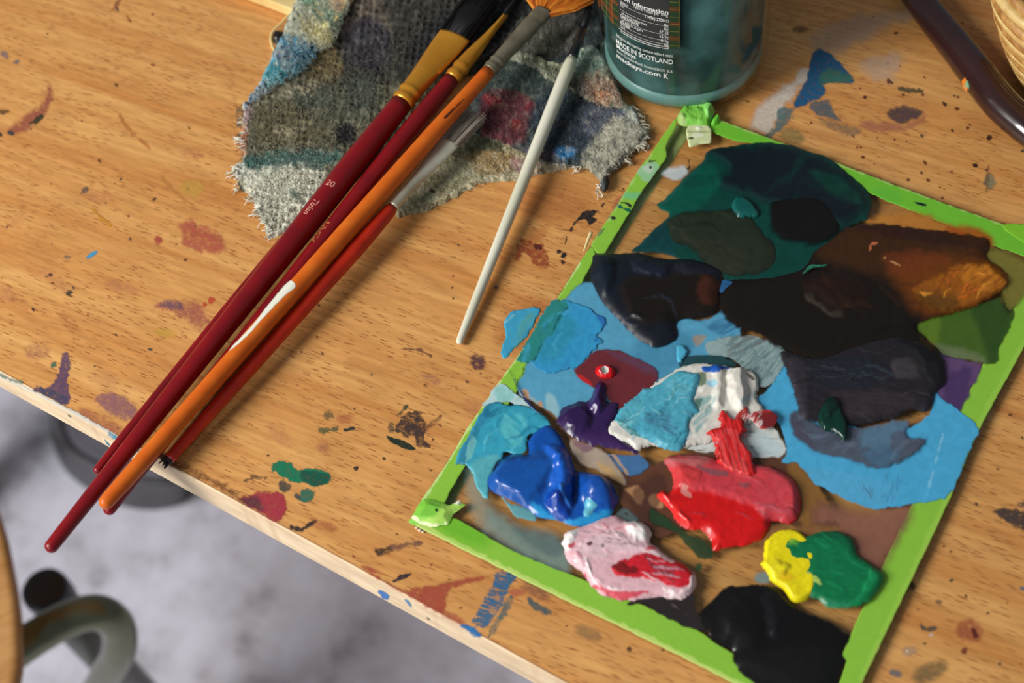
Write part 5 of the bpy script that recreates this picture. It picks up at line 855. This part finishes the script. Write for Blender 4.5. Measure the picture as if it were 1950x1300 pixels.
lo(md.obj('nutrition_panel', M_lab))['label'] = 'dark nutrition table panel'
M_wp = pmat('white_label_print', (226, 226, 220), .5)
TXT = MeshData()
def jt(s_, p0, p1, hpx, bold=.0, ra=False, d=1):
    """text from pixel p0 to p1 (baseline ends) printed on the jar"""
    (t0, z0), (t1, z1) = cyl(*p0), cyl(*p1); v, f = text_mesh(s_, 1.0, bold); w = v[:, 0].max()-v[:, 0].min(); v[:, 0] -= v[:, 0].min()
    R = JR+.00024; span = (t1-t0)*R; sx = span/w; zc = (z0+z1)/2
    cap = .7; hh = abs(cyl(p0[0]*.5+p1[0]*.5, p0[1]*.5+p1[1]*.5-hpx)[1]-cyl(p0[0]*.5+p1[0]*.5, p0[1]*.5+p1[1]*.5)[1])/cap
    out = [cp(t0+q[0]*sx/R, zc+q[1]*hh, R) for q in v]; TXT.add(np.array(out), f, (1, 1, 1, 1))
def zfix(p, zref):  # keep rows level: pixel at column x with the row's height
    return p
jt('MADE IN SCOTLAND', (1174, 80), (1282, 123), 8.5, .015)
jt('Refrigerate after opening, consume within 6 weeks', (1174, 66), (1282, 111), 6)
jt('Mackays', (1175, 92), (1211, 110), 7, .012)
jt('James Chalmers Road, Scotland DD11 3LR', (1175, 98), (1281, 138), 5)
jt('mackays.com', (1175, 108), (1258, 146), 8, .015)
jt('K', (1264, 148), (1273, 150), 9, .02)
jt('Nutrition Information', (1160, -22), (1273, 26), 8, .015)
jt('Typical Values per 100g', (1206, 11), (1272, 34), 6)
jt('1149kJ/270kcal', (1229, 33), (1273, 43), 6)
jt('ENERGY', (1182, 6), (1197, 14), 5); jt('FAT', (1182, 12), (1190, 17), 5); jt('of which saturates', (1184, 27), (1232, 48), 5); jt('CARBOHYDRATE', (1182, 32), (1216, 49), 5.5, .02)
jt('of which sugars', (1184, 41), (1225, 60), 5); jt('PROTEIN', (1182, 46), (1200, 54), 5.5, .02); jt('SALT', (1182, 52), (1191, 57), 5)
for s_, y in (('0g', 51), ('0g', 58)): jt(s_, (1265, y-1), (1273, y), 5.5)
for s_, y in (('67.2g', 64), ('66.9g', 73)): jt(s_, (1256, y-2), (1273, y), 5.5)
jt('0.3g', (1259, 79), (1273, 81), 5.5); jt('0g', (1265, 87), (1273, 88), 5.5)
for y0, y1 in ((8, 36), (20, 47), (38, 62), (50, 73), (56, 80), (62, 90)):
    (t0, z0), (t1, z1) = cyl(1182, y0), cyl(1272, y1); zz = (z0+z1)/2; h_ = .00013 if y0 < 62 else .0003
    T = np.linspace(b0, b1, 20); V = [cp(t, zz-h_/2, JR+.0002) for t in T]+[cp(t, zz+h_/2, JR+.0002) for t in T]
    TXT.add(np.array(V), [(i, i+1, 20+i+1, 20+i) for i in range(19)], (1, 1, 1, 1))
lo(TXT.obj('label_print', M_wp, shade=False))['label'] = 'white label lettering'

# ------------------------------------------------------------------ rags
def fuzz(regions, n, colf, seed, zf, L=(.0012, .003), r=.00013, loop=.5):
    md = MeshData(); R = random.Random(seed); k = 0; tries = 0
    while k < n and tries < n*30:
        tries += 1; poly = R.choice(regions); xs = [p[0] for p in poly]; ys = [p[1] for p in poly]
        x, y = R.uniform(min(xs), max(xs)), R.uniform(min(ys), max(ys))
        if sdpoly(np.array([x]), np.array([y]), poly)[0] < 0: continue
        z = zf(x, y); p = np.array(P(x, y, z)); a = R.uniform(0, 6.28); l = R.uniform(*L); u = np.array([math.cos(a), math.sin(a), 0]); v = np.array([-u[1], u[0], 0])
        b_ = R.uniform(-.6, .6)
        pts = [p-u*l*.5-np.array([0, 0, .0003]), p-u*l*.25+v*l*b_*.5+np.array([0, 0, l*loop*.4]), p+u*l*.2+v*l*b_*.6+np.array([0, 0, l*loop*.45]), p+u*l*.5+v*l*b_*.1-np.array([0, 0, .0002])]
        sweep(md, pts, r*R.uniform(.7, 1.3), seg=3, col=lin(colf(x, y, R)), cap=False); k += 1
    return md
def sampler(res):
    X, Y, H, use, C = res; xs, ys = X[0], Y[:, 0]
    def get(x, y):
        i = int(np.clip(np.searchsorted(res[5], x), 0, X.shape[1]-1)); j = int(np.clip(np.searchsorted(res[6], y), 0, X.shape[0]-1)); return H[j, i], C[j, i, :3]
    return get
def cloth(name_, shp, col, layers, h, edge, z, parent, mat=M_cloth, step=1.6, waffle=None, nz=(.5, 20), lab=None, wob=(3, 8), und=None, fz=0, fzseed=1, fzL=(.0012, .003), fr=.00012, fzreg=None, lift=.35):
    md = MeshData(); pts = np.array(shp, float); pad = wob[0]*1.3+6
    X, Y, H, use, C = paint(md, shp, col, layers, h=h, edge=edge, wob=wob, step=step, z=z, nz=nz, cv=.12)
    # extra relief: woven cells, folds, fine nap
    v = md.v[0]; x, y = X[use], Y[use]; base = v[:, 2].copy()
    e = np.clip((H[use])/max(h, 1e-6), 0, 1)
    add = (fbm(x/2.2, y/2.2, 2)-.5)*.0007
    if waffle:
        a, wl, amp = waffle; a = math.radians(a); u = (x*math.cos(a)+y*math.sin(a)); w_ = (-x*math.sin(a)+y*math.cos(a))
        u = u+5*(fbm(x/40, y/40, 2)-.5); w_ = w_+5*(fbm(x/45+9, y/45, 2)-.5); u = u+4*(fbm(x/9, y/9, 2)-.5); w_ = w_+4*(fbm(x/8+3, y/8, 2)-.5)
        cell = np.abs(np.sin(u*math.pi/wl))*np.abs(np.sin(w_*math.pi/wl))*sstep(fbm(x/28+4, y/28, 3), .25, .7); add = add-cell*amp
    if und: add = add+und(x, y)
    v[:, 2] += add*e; md.v[0] = v
    sp = fbm(x/6, y/8, 3); big = fbm(x/16+8, y/16, 3); cc = md.c[0][:, :3]; cc *= (.62+.8*big)[:, None]; kk = sstep(sp, .54, .74)[:, None]*.6*np.clip(cc.mean(1)*4, .06, 1)[:, None]; cc[:] = cc*(1-kk)+s2l((196, 190, 164))*kk; cc *= (1-.45*sstep(.46-sp, 0, .16))[:, None]
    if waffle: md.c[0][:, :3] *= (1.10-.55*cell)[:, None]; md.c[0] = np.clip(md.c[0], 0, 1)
    o = reparent(md.obj(name_, mat), parent)
    if lab: o['label'] = lab
    if fz:
        Cc = C[..., :3]; Z = np.full(X.shape, z); Z[use] = v[:, 2]
        x0, y0 = X[0, 0], Y[0, 0]
        def ij(x, y): return int(np.clip(round((y-y0)/step), 0, X.shape[0]-1)), int(np.clip(round((x-x0)/step), 0, X.shape[1]-1))
        def cf(x, y, R):
            c = Cc[ij(x, y)]; c = np.clip(c, 0, 1)**(1/2.2)*255; k = R.uniform(.0, lift); return c*(1-k)+np.array([214, 208, 188])*k
        f_ = reparent(fuzz(fzreg or [shp], fz, cf, fzseed, lambda x, y: float(Z[ij(x, y)]), fzL, fr).obj('fuzz', M_thread), parent); tag(f_, kind='stuff')
    return o
und1 = lambda x, y: .0016*(fbm(x/90, y/90, 2)-.5)+.0008*np.sin((x*.5-y*.3)/28)
rag = thing('cloth', 'paint-stained waffle-weave rag under the brush heads', 'rag', tuple(P(620, 230)))
CR = (150, 146, 124); DK = (56, 54, 44)
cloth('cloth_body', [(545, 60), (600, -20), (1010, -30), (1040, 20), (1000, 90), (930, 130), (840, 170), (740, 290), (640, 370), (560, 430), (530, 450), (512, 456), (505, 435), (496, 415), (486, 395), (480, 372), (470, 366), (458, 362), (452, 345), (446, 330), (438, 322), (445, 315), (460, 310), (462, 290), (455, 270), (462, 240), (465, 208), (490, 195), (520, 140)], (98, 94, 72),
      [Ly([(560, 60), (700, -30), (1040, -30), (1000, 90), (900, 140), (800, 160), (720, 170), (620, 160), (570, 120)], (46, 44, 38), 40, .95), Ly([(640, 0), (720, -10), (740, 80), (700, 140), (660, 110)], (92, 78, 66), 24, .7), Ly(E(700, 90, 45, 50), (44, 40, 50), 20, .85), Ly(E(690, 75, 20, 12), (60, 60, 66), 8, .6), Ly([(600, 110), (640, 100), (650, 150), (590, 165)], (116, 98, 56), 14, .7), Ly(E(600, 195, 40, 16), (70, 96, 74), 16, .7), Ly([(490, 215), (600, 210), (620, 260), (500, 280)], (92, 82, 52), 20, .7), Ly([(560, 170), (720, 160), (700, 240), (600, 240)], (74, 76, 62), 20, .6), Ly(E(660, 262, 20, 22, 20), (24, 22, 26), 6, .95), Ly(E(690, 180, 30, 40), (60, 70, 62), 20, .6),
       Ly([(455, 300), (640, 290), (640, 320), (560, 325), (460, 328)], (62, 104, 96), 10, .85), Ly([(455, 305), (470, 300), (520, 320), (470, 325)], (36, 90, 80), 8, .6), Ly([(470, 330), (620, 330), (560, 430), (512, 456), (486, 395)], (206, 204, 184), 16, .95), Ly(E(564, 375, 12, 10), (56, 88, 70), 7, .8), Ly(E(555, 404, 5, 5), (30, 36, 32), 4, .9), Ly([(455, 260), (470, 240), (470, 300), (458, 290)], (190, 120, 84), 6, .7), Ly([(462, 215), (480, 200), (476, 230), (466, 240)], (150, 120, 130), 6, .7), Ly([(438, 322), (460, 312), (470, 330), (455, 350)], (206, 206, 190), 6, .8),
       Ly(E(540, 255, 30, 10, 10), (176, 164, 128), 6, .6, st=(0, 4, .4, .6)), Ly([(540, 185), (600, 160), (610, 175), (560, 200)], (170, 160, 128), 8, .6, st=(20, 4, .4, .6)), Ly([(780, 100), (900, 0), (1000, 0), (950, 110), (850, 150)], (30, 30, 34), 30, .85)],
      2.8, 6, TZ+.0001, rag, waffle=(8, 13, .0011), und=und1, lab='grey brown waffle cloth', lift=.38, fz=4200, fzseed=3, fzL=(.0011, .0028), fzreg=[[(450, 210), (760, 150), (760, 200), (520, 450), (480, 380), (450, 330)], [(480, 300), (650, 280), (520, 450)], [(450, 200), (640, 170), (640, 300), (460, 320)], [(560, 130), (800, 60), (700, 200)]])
cloth('folded_edge', [(563, -12), (672, -12), (662, 20), (652, 45), (648, 58), (632, 88), (608, 100), (598, 118), (570, 140), (535, 160), (505, 180), (480, 196), (468, 212), (462, 206), (478, 184), (492, 166), (505, 140), (520, 105), (530, 85), (540, 62), (548, 40), (556, 12)], (176, 178, 156),
      [Ly([(570, -10), (610, -10), (600, 20), (570, 10)], (96, 150, 124), 8, .8), Ly([(600, 15), (655, 25), (640, 60), (600, 45)], (96, 130, 100), 12, .7), Ly(E(640, 8, 14, 12), (206, 150, 110), 8, .7), Ly([(570, 40), (620, 50), (632, 85), (590, 80)], (176, 168, 112), 12, .8), Ly(E(612, 72, 18, 14), (208, 196, 130), 8, .6), Ly([(530, 80), (575, 85), (605, 100), (570, 140), (500, 165), (520, 115)], (66, 130, 156), 10, .95), Ly([(510, 130), (560, 130), (530, 160), (500, 165)], (70, 160, 170), 12, .7), Ly(E(545, 118, 16, 20, 40), (120, 130, 140), 8, .6), Ly([(560, 100), (605, 95), (585, 130)], (36, 90, 120), 8, .6), Ly([(470, 190), (520, 160), (500, 185), (470, 212)], (110, 140, 170), 8, .7), Ly(E(575, 120, 12, 8), (30, 84, 90), 6, .6)],
      4.5, 14, TZ+.0018, rag, nz=(.9, 7), lab='folded-over terry edge stained blue, yellow and green', fz=1500, fzseed=5, fzL=(.0012, .003), wob=(3, 6), lift=.5)
md = MeshData(); Rr = random.Random(8)
for (x, y, dx, dy, n_) in ((452, 350, -2, 6, 12), (446, 322, -8, 2, 10), (458, 270, -6, 0, 12), (462, 240, -5, 0, 8), (486, 395, -5, 4, 12), (508, 440, -3, 6, 10), (496, 415, -5, 3, 8), (478, 372, -4, 4, 10)):
    for i in range(n_):
        x0, y0 = x+Rr.uniform(-7, 7), y+Rr.uniform(-14, 14); L_ = Rr.uniform(.6, 1.6)
        pts = [P3(x0+6, y0, TZ+.0022), P3(x0+dx*.5*L_+Rr.uniform(-3, 3), y0+dy*.5*L_+Rr.uniform(-3, 3), TZ+.002), P3(x0+dx*L_+Rr.uniform(-4, 4), y0+dy*L_+Rr.uniform(-4, 4), TZ+.0004)]
        sweep(md, pts, [.00025, .0002, .00012], seg=4, col=lin(Rr.choice([(214, 210, 190), (196, 192, 170), (224, 222, 208), (170, 176, 160)])), k=3)
o_ = reparent(md.obj('frayed_threads', M_thread), rag); tag(o_, kind='stuff')
rag2 = thing('cloth', 'paint-stained flat rag with frayed corner beside the jar', 'rag', tuple(P(1050, 230)))
und2 = lambda x, y: .002*(fbm(x/80+5, y/80, 2)-.5)
cloth('lower_layer', [(755, 408), (790, 330), (850, 285), (905, 245), (1000, 285), (1090, 300), (1110, 318), (1060, 326), (1020, 334), (985, 342), (950, 346), (915, 352), (880, 368), (850, 385), (810, 402), (780, 408)], (164, 154, 118),
      [Ly([(850, 290), (905, 255), (960, 285), (900, 310)], (70, 74, 50), 14, .9), Ly([(880, 300), (960, 290), (990, 320), (920, 335)], (166, 134, 86), 14, .8), Ly([(840, 310), (900, 310), (890, 345), (830, 350)], (176, 172, 136), 16, .8), Ly(E(1000, 320, 30, 16, 10), (150, 110, 116), 10, .7), Ly(E(1060, 315, 26, 10), (130, 116, 120), 10, .6), Ly([(760, 400), (810, 370), (830, 385), (780, 408)], (120, 126, 90), 8, .8), Ly(E(824, 370, 5, 4), (40, 36, 28), 3, .9), Ly(('l', [(780, 402), (850, 378), (915, 346), (985, 336), (1060, 322)], 7), (196, 188, 156), 5, .7)],
      2.0, 5, TZ+.0001, rag2, und=und2, lab='cream hemmed layer below', fz=900, fzseed=11, fzL=(.0008, .002), nz=(.25, 12), fr=.0001)
cloth('upper_layer', [(880, 225), (900, 160), (940, 110), (1010, 20), (1080, -20), (1150, -20), (1150, 60), (1158, 110), (1178, 160), (1186, 200), (1205, 206), (1216, 222), (1222, 240), (1236, 258), (1222, 272), (1206, 290), (1190, 308), (1172, 325), (1160, 335), (1163, 350), (1152, 364), (1144, 358), (1140, 342), (1128, 328), (1108, 318), (1080, 318), (1050, 314), (1022, 308), (1003, 298), (975, 280), (940, 266), (905, 256)], (58, 68, 70),
      [Ly([(930, 120), (1010, 30), (1110, 20), (1080, 100), (1000, 130)], (74, 72, 60), 24, .9), Ly([(940, 110), (1010, 110), (1060, 150), (1040, 200), (920, 190)], (56, 70, 64), 24, .8), Ly([(925, 180), (1010, 190), (1005, 250), (990, 280), (915, 262)], (100, 40, 48), 10, .85), Ly([(920, 190), (950, 192), (960, 206), (930, 204)], (150, 34, 40), 6, .7), Ly(E(985, 246, 10, 9), (150, 34, 40), 6, .7), Ly(E(1010, 210, 12, 10), (140, 36, 46), 6, .6), Ly([(1040, 180), (1150, 200), (1140, 280), (1040, 280), (1010, 240)], (40, 52, 64), 20, .8), Ly([(1060, 290), (1098, 292), (1090, 310), (1062, 308)], (36, 116, 170), 7, .85), Ly([(1110, 210), (1190, 220), (1170, 260), (1120, 260)], (92, 96, 110), 16, .7), Ly([(1170, 230), (1236, 258), (1190, 310), (1150, 350), (1110, 318), (1130, 280)], (172, 168, 148), 18, .9), Ly([(1186, 204), (1216, 214), (1212, 240), (1196, 230)], (196, 200, 186), 8, .8), Ly([(1180, 200), (1205, 205), (1200, 214), (1182, 210)], (60, 150, 146), 5, .9), Ly(E(1156, 352, 6, 9), (28, 26, 28), 3, .9), Ly([(1000, 285), (1060, 300), (1040, 312), (1003, 298)], (100, 86, 96), 10, .6), Ly([(1120, 20), (1150, 40), (1160, 120), (1130, 110)], (46, 54, 54), 10, .8), Ly([(1070, 30), (1110, 30), (1095, 100), (1080, 110)], (120, 110, 110), 10, .6, st=(-60, 4, .4, .6))],
      2.6, 6, TZ+.0016, rag2, und=und2, lab='dark layer stained blue, red and green', fz=2400, fzseed=12, fzL=(.0008, .002), nz=(.5, 14), fr=.0001, lift=.30)
cloth('turned_corner', [(960, 108), (1010, 105), (1040, 118), (1075, 122), (1100, 100), (1130, 92), (1148, 110), (1162, 140), (1175, 170), (1190, 196), (1200, 208), (1178, 207), (1155, 206), (1135, 198), (1110, 186), (1085, 172), (1060, 160), (1040, 150), (1020, 130)], (140, 142, 122),
      [Ly([(1000, 105), (1075, 120), (1060, 158), (1030, 135)], (108, 112, 84), 12, .8), Ly([(1085, 120), (1130, 95), (1150, 130), (1110, 150)], (130, 160, 144), 10, .8), Ly([(1110, 150), (1155, 150), (1190, 196), (1150, 200), (1115, 185)], (156, 116, 92), 12, .85), Ly(E(1148, 190, 16, 8, 20), (206, 130, 84), 6, .7), Ly([(1060, 158), (1110, 150), (1120, 180), (1085, 172)], (84, 76, 80), 10, .7)],
      3.2, 8, TZ+.0036, rag2, nz=(.9, 7), lab='turned-up nubbly corner stained orange and green', fz=1100, fzseed=13, fzL=(.001, .0026), lift=.45)
md = MeshData()
for (x, y, dx, dy, n_) in ((1216, 222, 8, 4, 16), (1226, 246, 10, 6, 22), (1218, 268, 10, 8, 22), (1196, 296, 8, 8, 10), (1148, 356, -4, 10, 10), (1182, 200, 6, 2, 8), (1206, 210, 6, 4, 10), (1100, 318, 0, 5, 6)):
    for i in range(n_):
        x0, y0 = x+Rr.uniform(-8, 6), y+Rr.uniform(-12, 12); L_ = Rr.uniform(.5, 1.7)
        pts = [P3(x0-6, y0, TZ+.003), P3(x0+dx*.4*L_+Rr.uniform(-4, 4), y0+dy*.4*L_+Rr.uniform(-4, 4), TZ+.003), P3(x0+dx*.8*L_+Rr.uniform(-5, 5), y0+dy*.8*L_+Rr.uniform(-5, 5), TZ+.0014), P3(x0+dx*L_+Rr.uniform(-5, 5), y0+dy*L_+Rr.uniform(-5, 5), TZ+.0005)]
        sweep(md, pts, [.00028, .00024, .0002, .00014], seg=4, col=lin(Rr.choice([(214, 206, 184), (190, 184, 160), (226, 220, 204), (170, 160, 136)])), k=3)
o_ = reparent(md.obj('frayed_threads', M_thread), rag2); tag(o_, kind='stuff')

# ------------------------------------------------------------------ small things on the table
M_dkh = pmat('dark_brown_varnish', (54, 28, 26), .22, 0, .5, .6, nz=((40, 20, 18), 30, .3, .7))
kn = thing('tool_handle', 'glossy dark brown curved handle at the top right', 'tool', tuple(P(1850, 160)))
pts = [(1705, -70, 58), (1745, -10, 60), (1782, 40, 62), (1824, 92, 66), (1866, 146, 70), (1908, 198, 72), (1956, 242, 70), (2010, 290, 52), (2060, 320, 34)]
md = MeshData(); zz = TZ+.0075; sweep(md, [P3(x, y, zz) for x, y, w_ in pts], [rpx(w_, x, y, zz) for x, y, w_ in pts], seg=28, flat=.9, k=6)
reparent(md.obj('handle', M_dkh), kn)
md = MeshData(); paint(md, [(1832, 152), (1838, 146), (1846, 146), (1850, 154), (1848, 164), (1846, 172), (1838, 172), (1833, 165)], (214, 120, 40), [Ly(E(1842, 166, 6, 6), (110, 170, 130), 4, .9), Ly(E(1845, 156, 4, 4), (70, 60, 30), 3, .8), Ly(E(1847, 150, 3, 2), (240, 230, 200), 2, .8)], h=2.5, edge=6, wob=(1.5, 5), step=1.0, z=TZ+.0075, nz=(.4, 4))
tag(md.obj('paint_crumb', M_wet), 'small orange and green crumb of paint against the dark handle', 'paint crumb')
cm = thing('straw_basket', 'coiled golden straw basket, only its rim at the top right corner', 'basket', tuple(P(2085, -50)))
Cc = np.array(P(2085, -50)); Cc = np.array(P(2105, -60, TZ+.06)); Rm = float(np.linalg.norm(Cc-P(1923, 5, TZ+.06))); M_straw = pmat('golden_straw', (206, 158, 90), .5, nz=((150, 96, 42), 200, .35, .65)); M_straw2 = pmat('pale_straw', (226, 196, 130), .5, nz=((196, 150, 80), 200, .35, .65))
k = 0
spec_ = [(Rm-.0125, .052), (Rm-.009, .056), (Rm-.0055, .059), (Rm-.002, .0605), (Rm+.0006, .058)]+[(Rm-.001-.0009*i_-.00006*i_*i_, .054-.0042*i_) for i_ in range(1, 12)]
for i_ in range(1, 9): spec_.insert(0, (Rm-.0125-.0033*i_, max(.052-.006*i_, .010)))
for rr, zc in spec_:
    md = MeshData(); a = np.linspace(0, 2*math.pi, 90); P_ = [np.array([Cc[0]+math.cos(t)*rr, Cc[1]+math.sin(t)*rr, TZ+zc]) for t in a]
    sweep(md, P_, .0025, seg=10, cap=False); reparent(md.obj('coil', M_straw if k % 2 else M_straw2), cm); k += 1
md = MeshData(); lathe(md, [(Rm-.022, .001), (Rm-.020, .006)], 60, c=np.array([Cc[0], Cc[1], TZ])); reparent(md.obj('base', M_straw), cm)

# pale board and wooden corner with a knob at the top left
M_pale = pmat('pale_pine', (232, 206, 140), .5, nz=((214, 182, 112), 60, .3, .7))
md = MeshData(); q = [P(505, -2, TZ+.006), P(559, 19, TZ+.006), P(640, 40, TZ+.006), P(700, -60, TZ+.006), P(500, -90, TZ+.006), P(400, -42, TZ+.006)]; prism(md, q, TZ+.0002, TZ+.006)
o_ = md.obj('wooden_lath', M_pale, shade=False); tag(o_, 'pale yellow wooden strip at the top edge, tucked under the rag', 'wooden strip'); bevel(o_, .0006)
M_thin = wood('thin_board', (206, 150, 92), (190, 132, 76), (150, 96, 52), GA+.6)
md = MeshData(); q = smooth([(556, 22), (536, 44), (520, 60), (516, 76), (522, 96), (530, 112), (560, 150), (620, 150), (640, 60), (600, 20)], 3); q = [P(x, y, TZ+.0016) for x, y in q]; prism(md, q, TZ+.0001, TZ+.0016)
bd = thing('wooden_palette', 'corner of a thin wooden board with pale rim peeking from under the rag', 'board', tuple(P(560, 90))); reparent(md.obj('board', M_thin, shade=False), bd)
md = MeshData(); sweep(md, [P3(x, y, TZ+.0012) for x, y in ((556, 22), (536, 44), (520, 60), (516, 76), (522, 96), (530, 112), (545, 132))], .0007, seg=8, k=4); reparent(md.obj('rim', M_pale), bd)['label'] = 'pale rim'
md = MeshData(); paint(md, [(518, 70), (522, 62), (532, 60), (545, 63), (560, 66), (556, 78), (540, 82), (528, 84), (520, 80)], (30, 26, 22), h=3.0, edge=10, wob=(.5, 8), step=1.2, z=TZ+.0017, nz=(.2, 8))
tag(md.obj('paint_blob', M_wet), 'shiny black bead of paint on the wooden board corner by the rag', 'paint')
# bits
md = MeshData(); sweep(md, [P3(1126, 442, TZ+.0046), P3(1120, 456, TZ+.0040), P3(1112, 478, TZ+.0030)], [.0008, .0007, .0003], seg=8, k=4); tag(md.obj('wood_splinter', pmat('splinter', (224, 200, 140), .6)), 'thin pale wood splinter leaning on the left tape', 'splinter')
for i, (x, y, s) in enumerate(((793, 1005, .9), (799, 1010, 1.1), (805, 1013, .8))):
    md = MeshData(); p = P3(x, y, TZ+.0005*s); sweep(md, [p-np.array([.0005*s, 0, 0]), p+np.array([.0005*s, .0002, 0])], [.0004*s, .0005*s], seg=7)
    tag(md.obj('crumb', pmat('white_crumb', (226, 214, 190), .7) if i == 0 else bpy.data.materials['white_crumb']), ('leftmost', 'middle', 'rightmost')[i]+' of three tiny white crumbs below the front left palette corner', 'crumb', 'white crumbs by the palette corner')

# ------------------------------------------------------------------ chair and box below
M_tube = pmat('grey_green_enamelled_tube', (128, 128, 104), .26, .8, nz=((112, 114, 90), 30, .3, .7))
M_tube2 = pmat('grey_metal_tube', (120, 120, 116), .4, .3)
ch = thing('chair', 'tubular metal chair with wooden seat at the lower left, partly out of view', 'chair', (float(P(60, 1200, .3)[0]), float(P(60, 1200, .3)[1]), 0))
zt_ = .34
md = MeshData(); cz = [(-260, 1410, .34), (-120, 1320, .34), (0, 1258, .345), (70, 1212, .35), (130, 1178, .35), (185, 1166, .345), (222, 1190, .325), (226, 1240, .29), (200, 1290, .24), (170, 1345, .17), (150, 1400, .08), (140, 1430, .012)]
r = rpx(70, 100, 1190, .35); sweep(md, [P3(*c) for c in cz], r, seg=24, k=8); reparent(md.obj('bent_tube', M_tube), ch)['label'] = 'olive grey bent frame tube'
md = MeshData(); cA = P3(90, 1128, .30); cB = P3(330, 1390, .02); rl = rpx(88, 90, 1128, .30)
loft(md, cA, cB, [(0, rl*.92, rl*.92), (1, rl*.92, rl*.92)]); leg = reparent(md.obj('leg', M_tube2), ch)
md = MeshData(); dd = (cA-cB)/np.linalg.norm(cA-cB); loft(md, cA+dd*.008, cA-dd*.012, [(0, rl*.55, rl*.55), (0, rl*.9, rl*.9), (.12, rl*1.0, rl*1.0), (.3, rl*1.03, rl*1.03), (1, rl*1.03, rl*1.03)], seg=36)
o_ = md.obj('end_cap', pmat('black_rubber', (44, 50, 58), .4)); o_.parent = leg; o_['label'] = 'black rubber end cap'
md = MeshData(); zs = .40
q = smooth([(-320, 900), (-120, 880), (-30, 930), (2, 1000), (18, 1070), (30, 1140), (34, 1210), (30, 1290), (-20, 1420), (-320, 1460)], 4); q = [P(x, y, zs) for x, y in q]; prism(md, q, zs-.014, zs)
o_ = reparent(md.obj('seat', wood('seat_plywood', (196, 150, 94), (180, 132, 78), (150, 104, 60), 1.0, .4, .3), shade=False), ch); bevel(o_, .005, 4); o_['label'] = 'varnished wooden seat edge'
bx = thing('box', 'dark grey rounded plastic box on the floor beneath the table', 'box', (float(P(280, 850, 0)[0]), float(P(280, 850, 0)[1]), 0))
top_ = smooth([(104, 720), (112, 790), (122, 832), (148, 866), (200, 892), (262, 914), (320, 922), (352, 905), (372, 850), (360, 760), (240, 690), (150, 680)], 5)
bot_ = smooth([(92, 720), (95, 800), (102, 850), (130, 902), (190, 945), (255, 968), (318, 968), (362, 945), (385, 870), (372, 770), (240, 690), (150, 680)], 5)
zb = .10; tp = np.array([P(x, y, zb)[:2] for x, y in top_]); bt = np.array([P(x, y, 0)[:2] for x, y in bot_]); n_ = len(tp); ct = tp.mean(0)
lev = [np.c_[bt, np.full(n_, 0.0)]]
for k in range(1, 9):
    a = k/8*math.pi/2; u = math.sin(a)*.35+.65*k/8; lev.append(np.c_[bt*(1-u)+tp*u, np.full(n_, zb*math.sin(a*.98+.02))])
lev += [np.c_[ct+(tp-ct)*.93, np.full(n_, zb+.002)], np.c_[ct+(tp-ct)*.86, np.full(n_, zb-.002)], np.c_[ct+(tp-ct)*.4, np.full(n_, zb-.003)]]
V = np.concatenate(lev); f = [(i*n_+j, i*n_+(j+1) % n_, (i+1)*n_+(j+1) % n_, (i+1)*n_+j) for i in range(len(lev)-1) for j in range(n_)]; f.append(tuple((len(lev)-1)*n_+j for j in range(n_))); f.append(tuple(range(n_))[::-1])
a = sum(bt[i][0]*bt[(i+1) % n_][1]-bt[(i+1) % n_][0]*bt[i][1] for i in range(n_))
if a < 0: f = [q[::-1] for q in f]
md = MeshData(); md.add(V, f, (1, 1, 1, 1)); reparent(md.obj('body', pmat('dark_grey_plastic', (44, 42, 45), .4)), bx)
md = MeshData(); prism(md, ct+(tp-ct)*.9, zb-.0005, zb+.005); ld = reparent(md.obj('highlit_lid', pmat('highlight_grey_plastic', (104, 102, 112), .4, nz=((74, 72, 80), 9, .35, .65)), shade=False), bx); ld['label'] = 'box top, lighter grey as a painted highlight'; bevel(ld, .003, 3)  # lighter grey paints a highlight band onto the box top
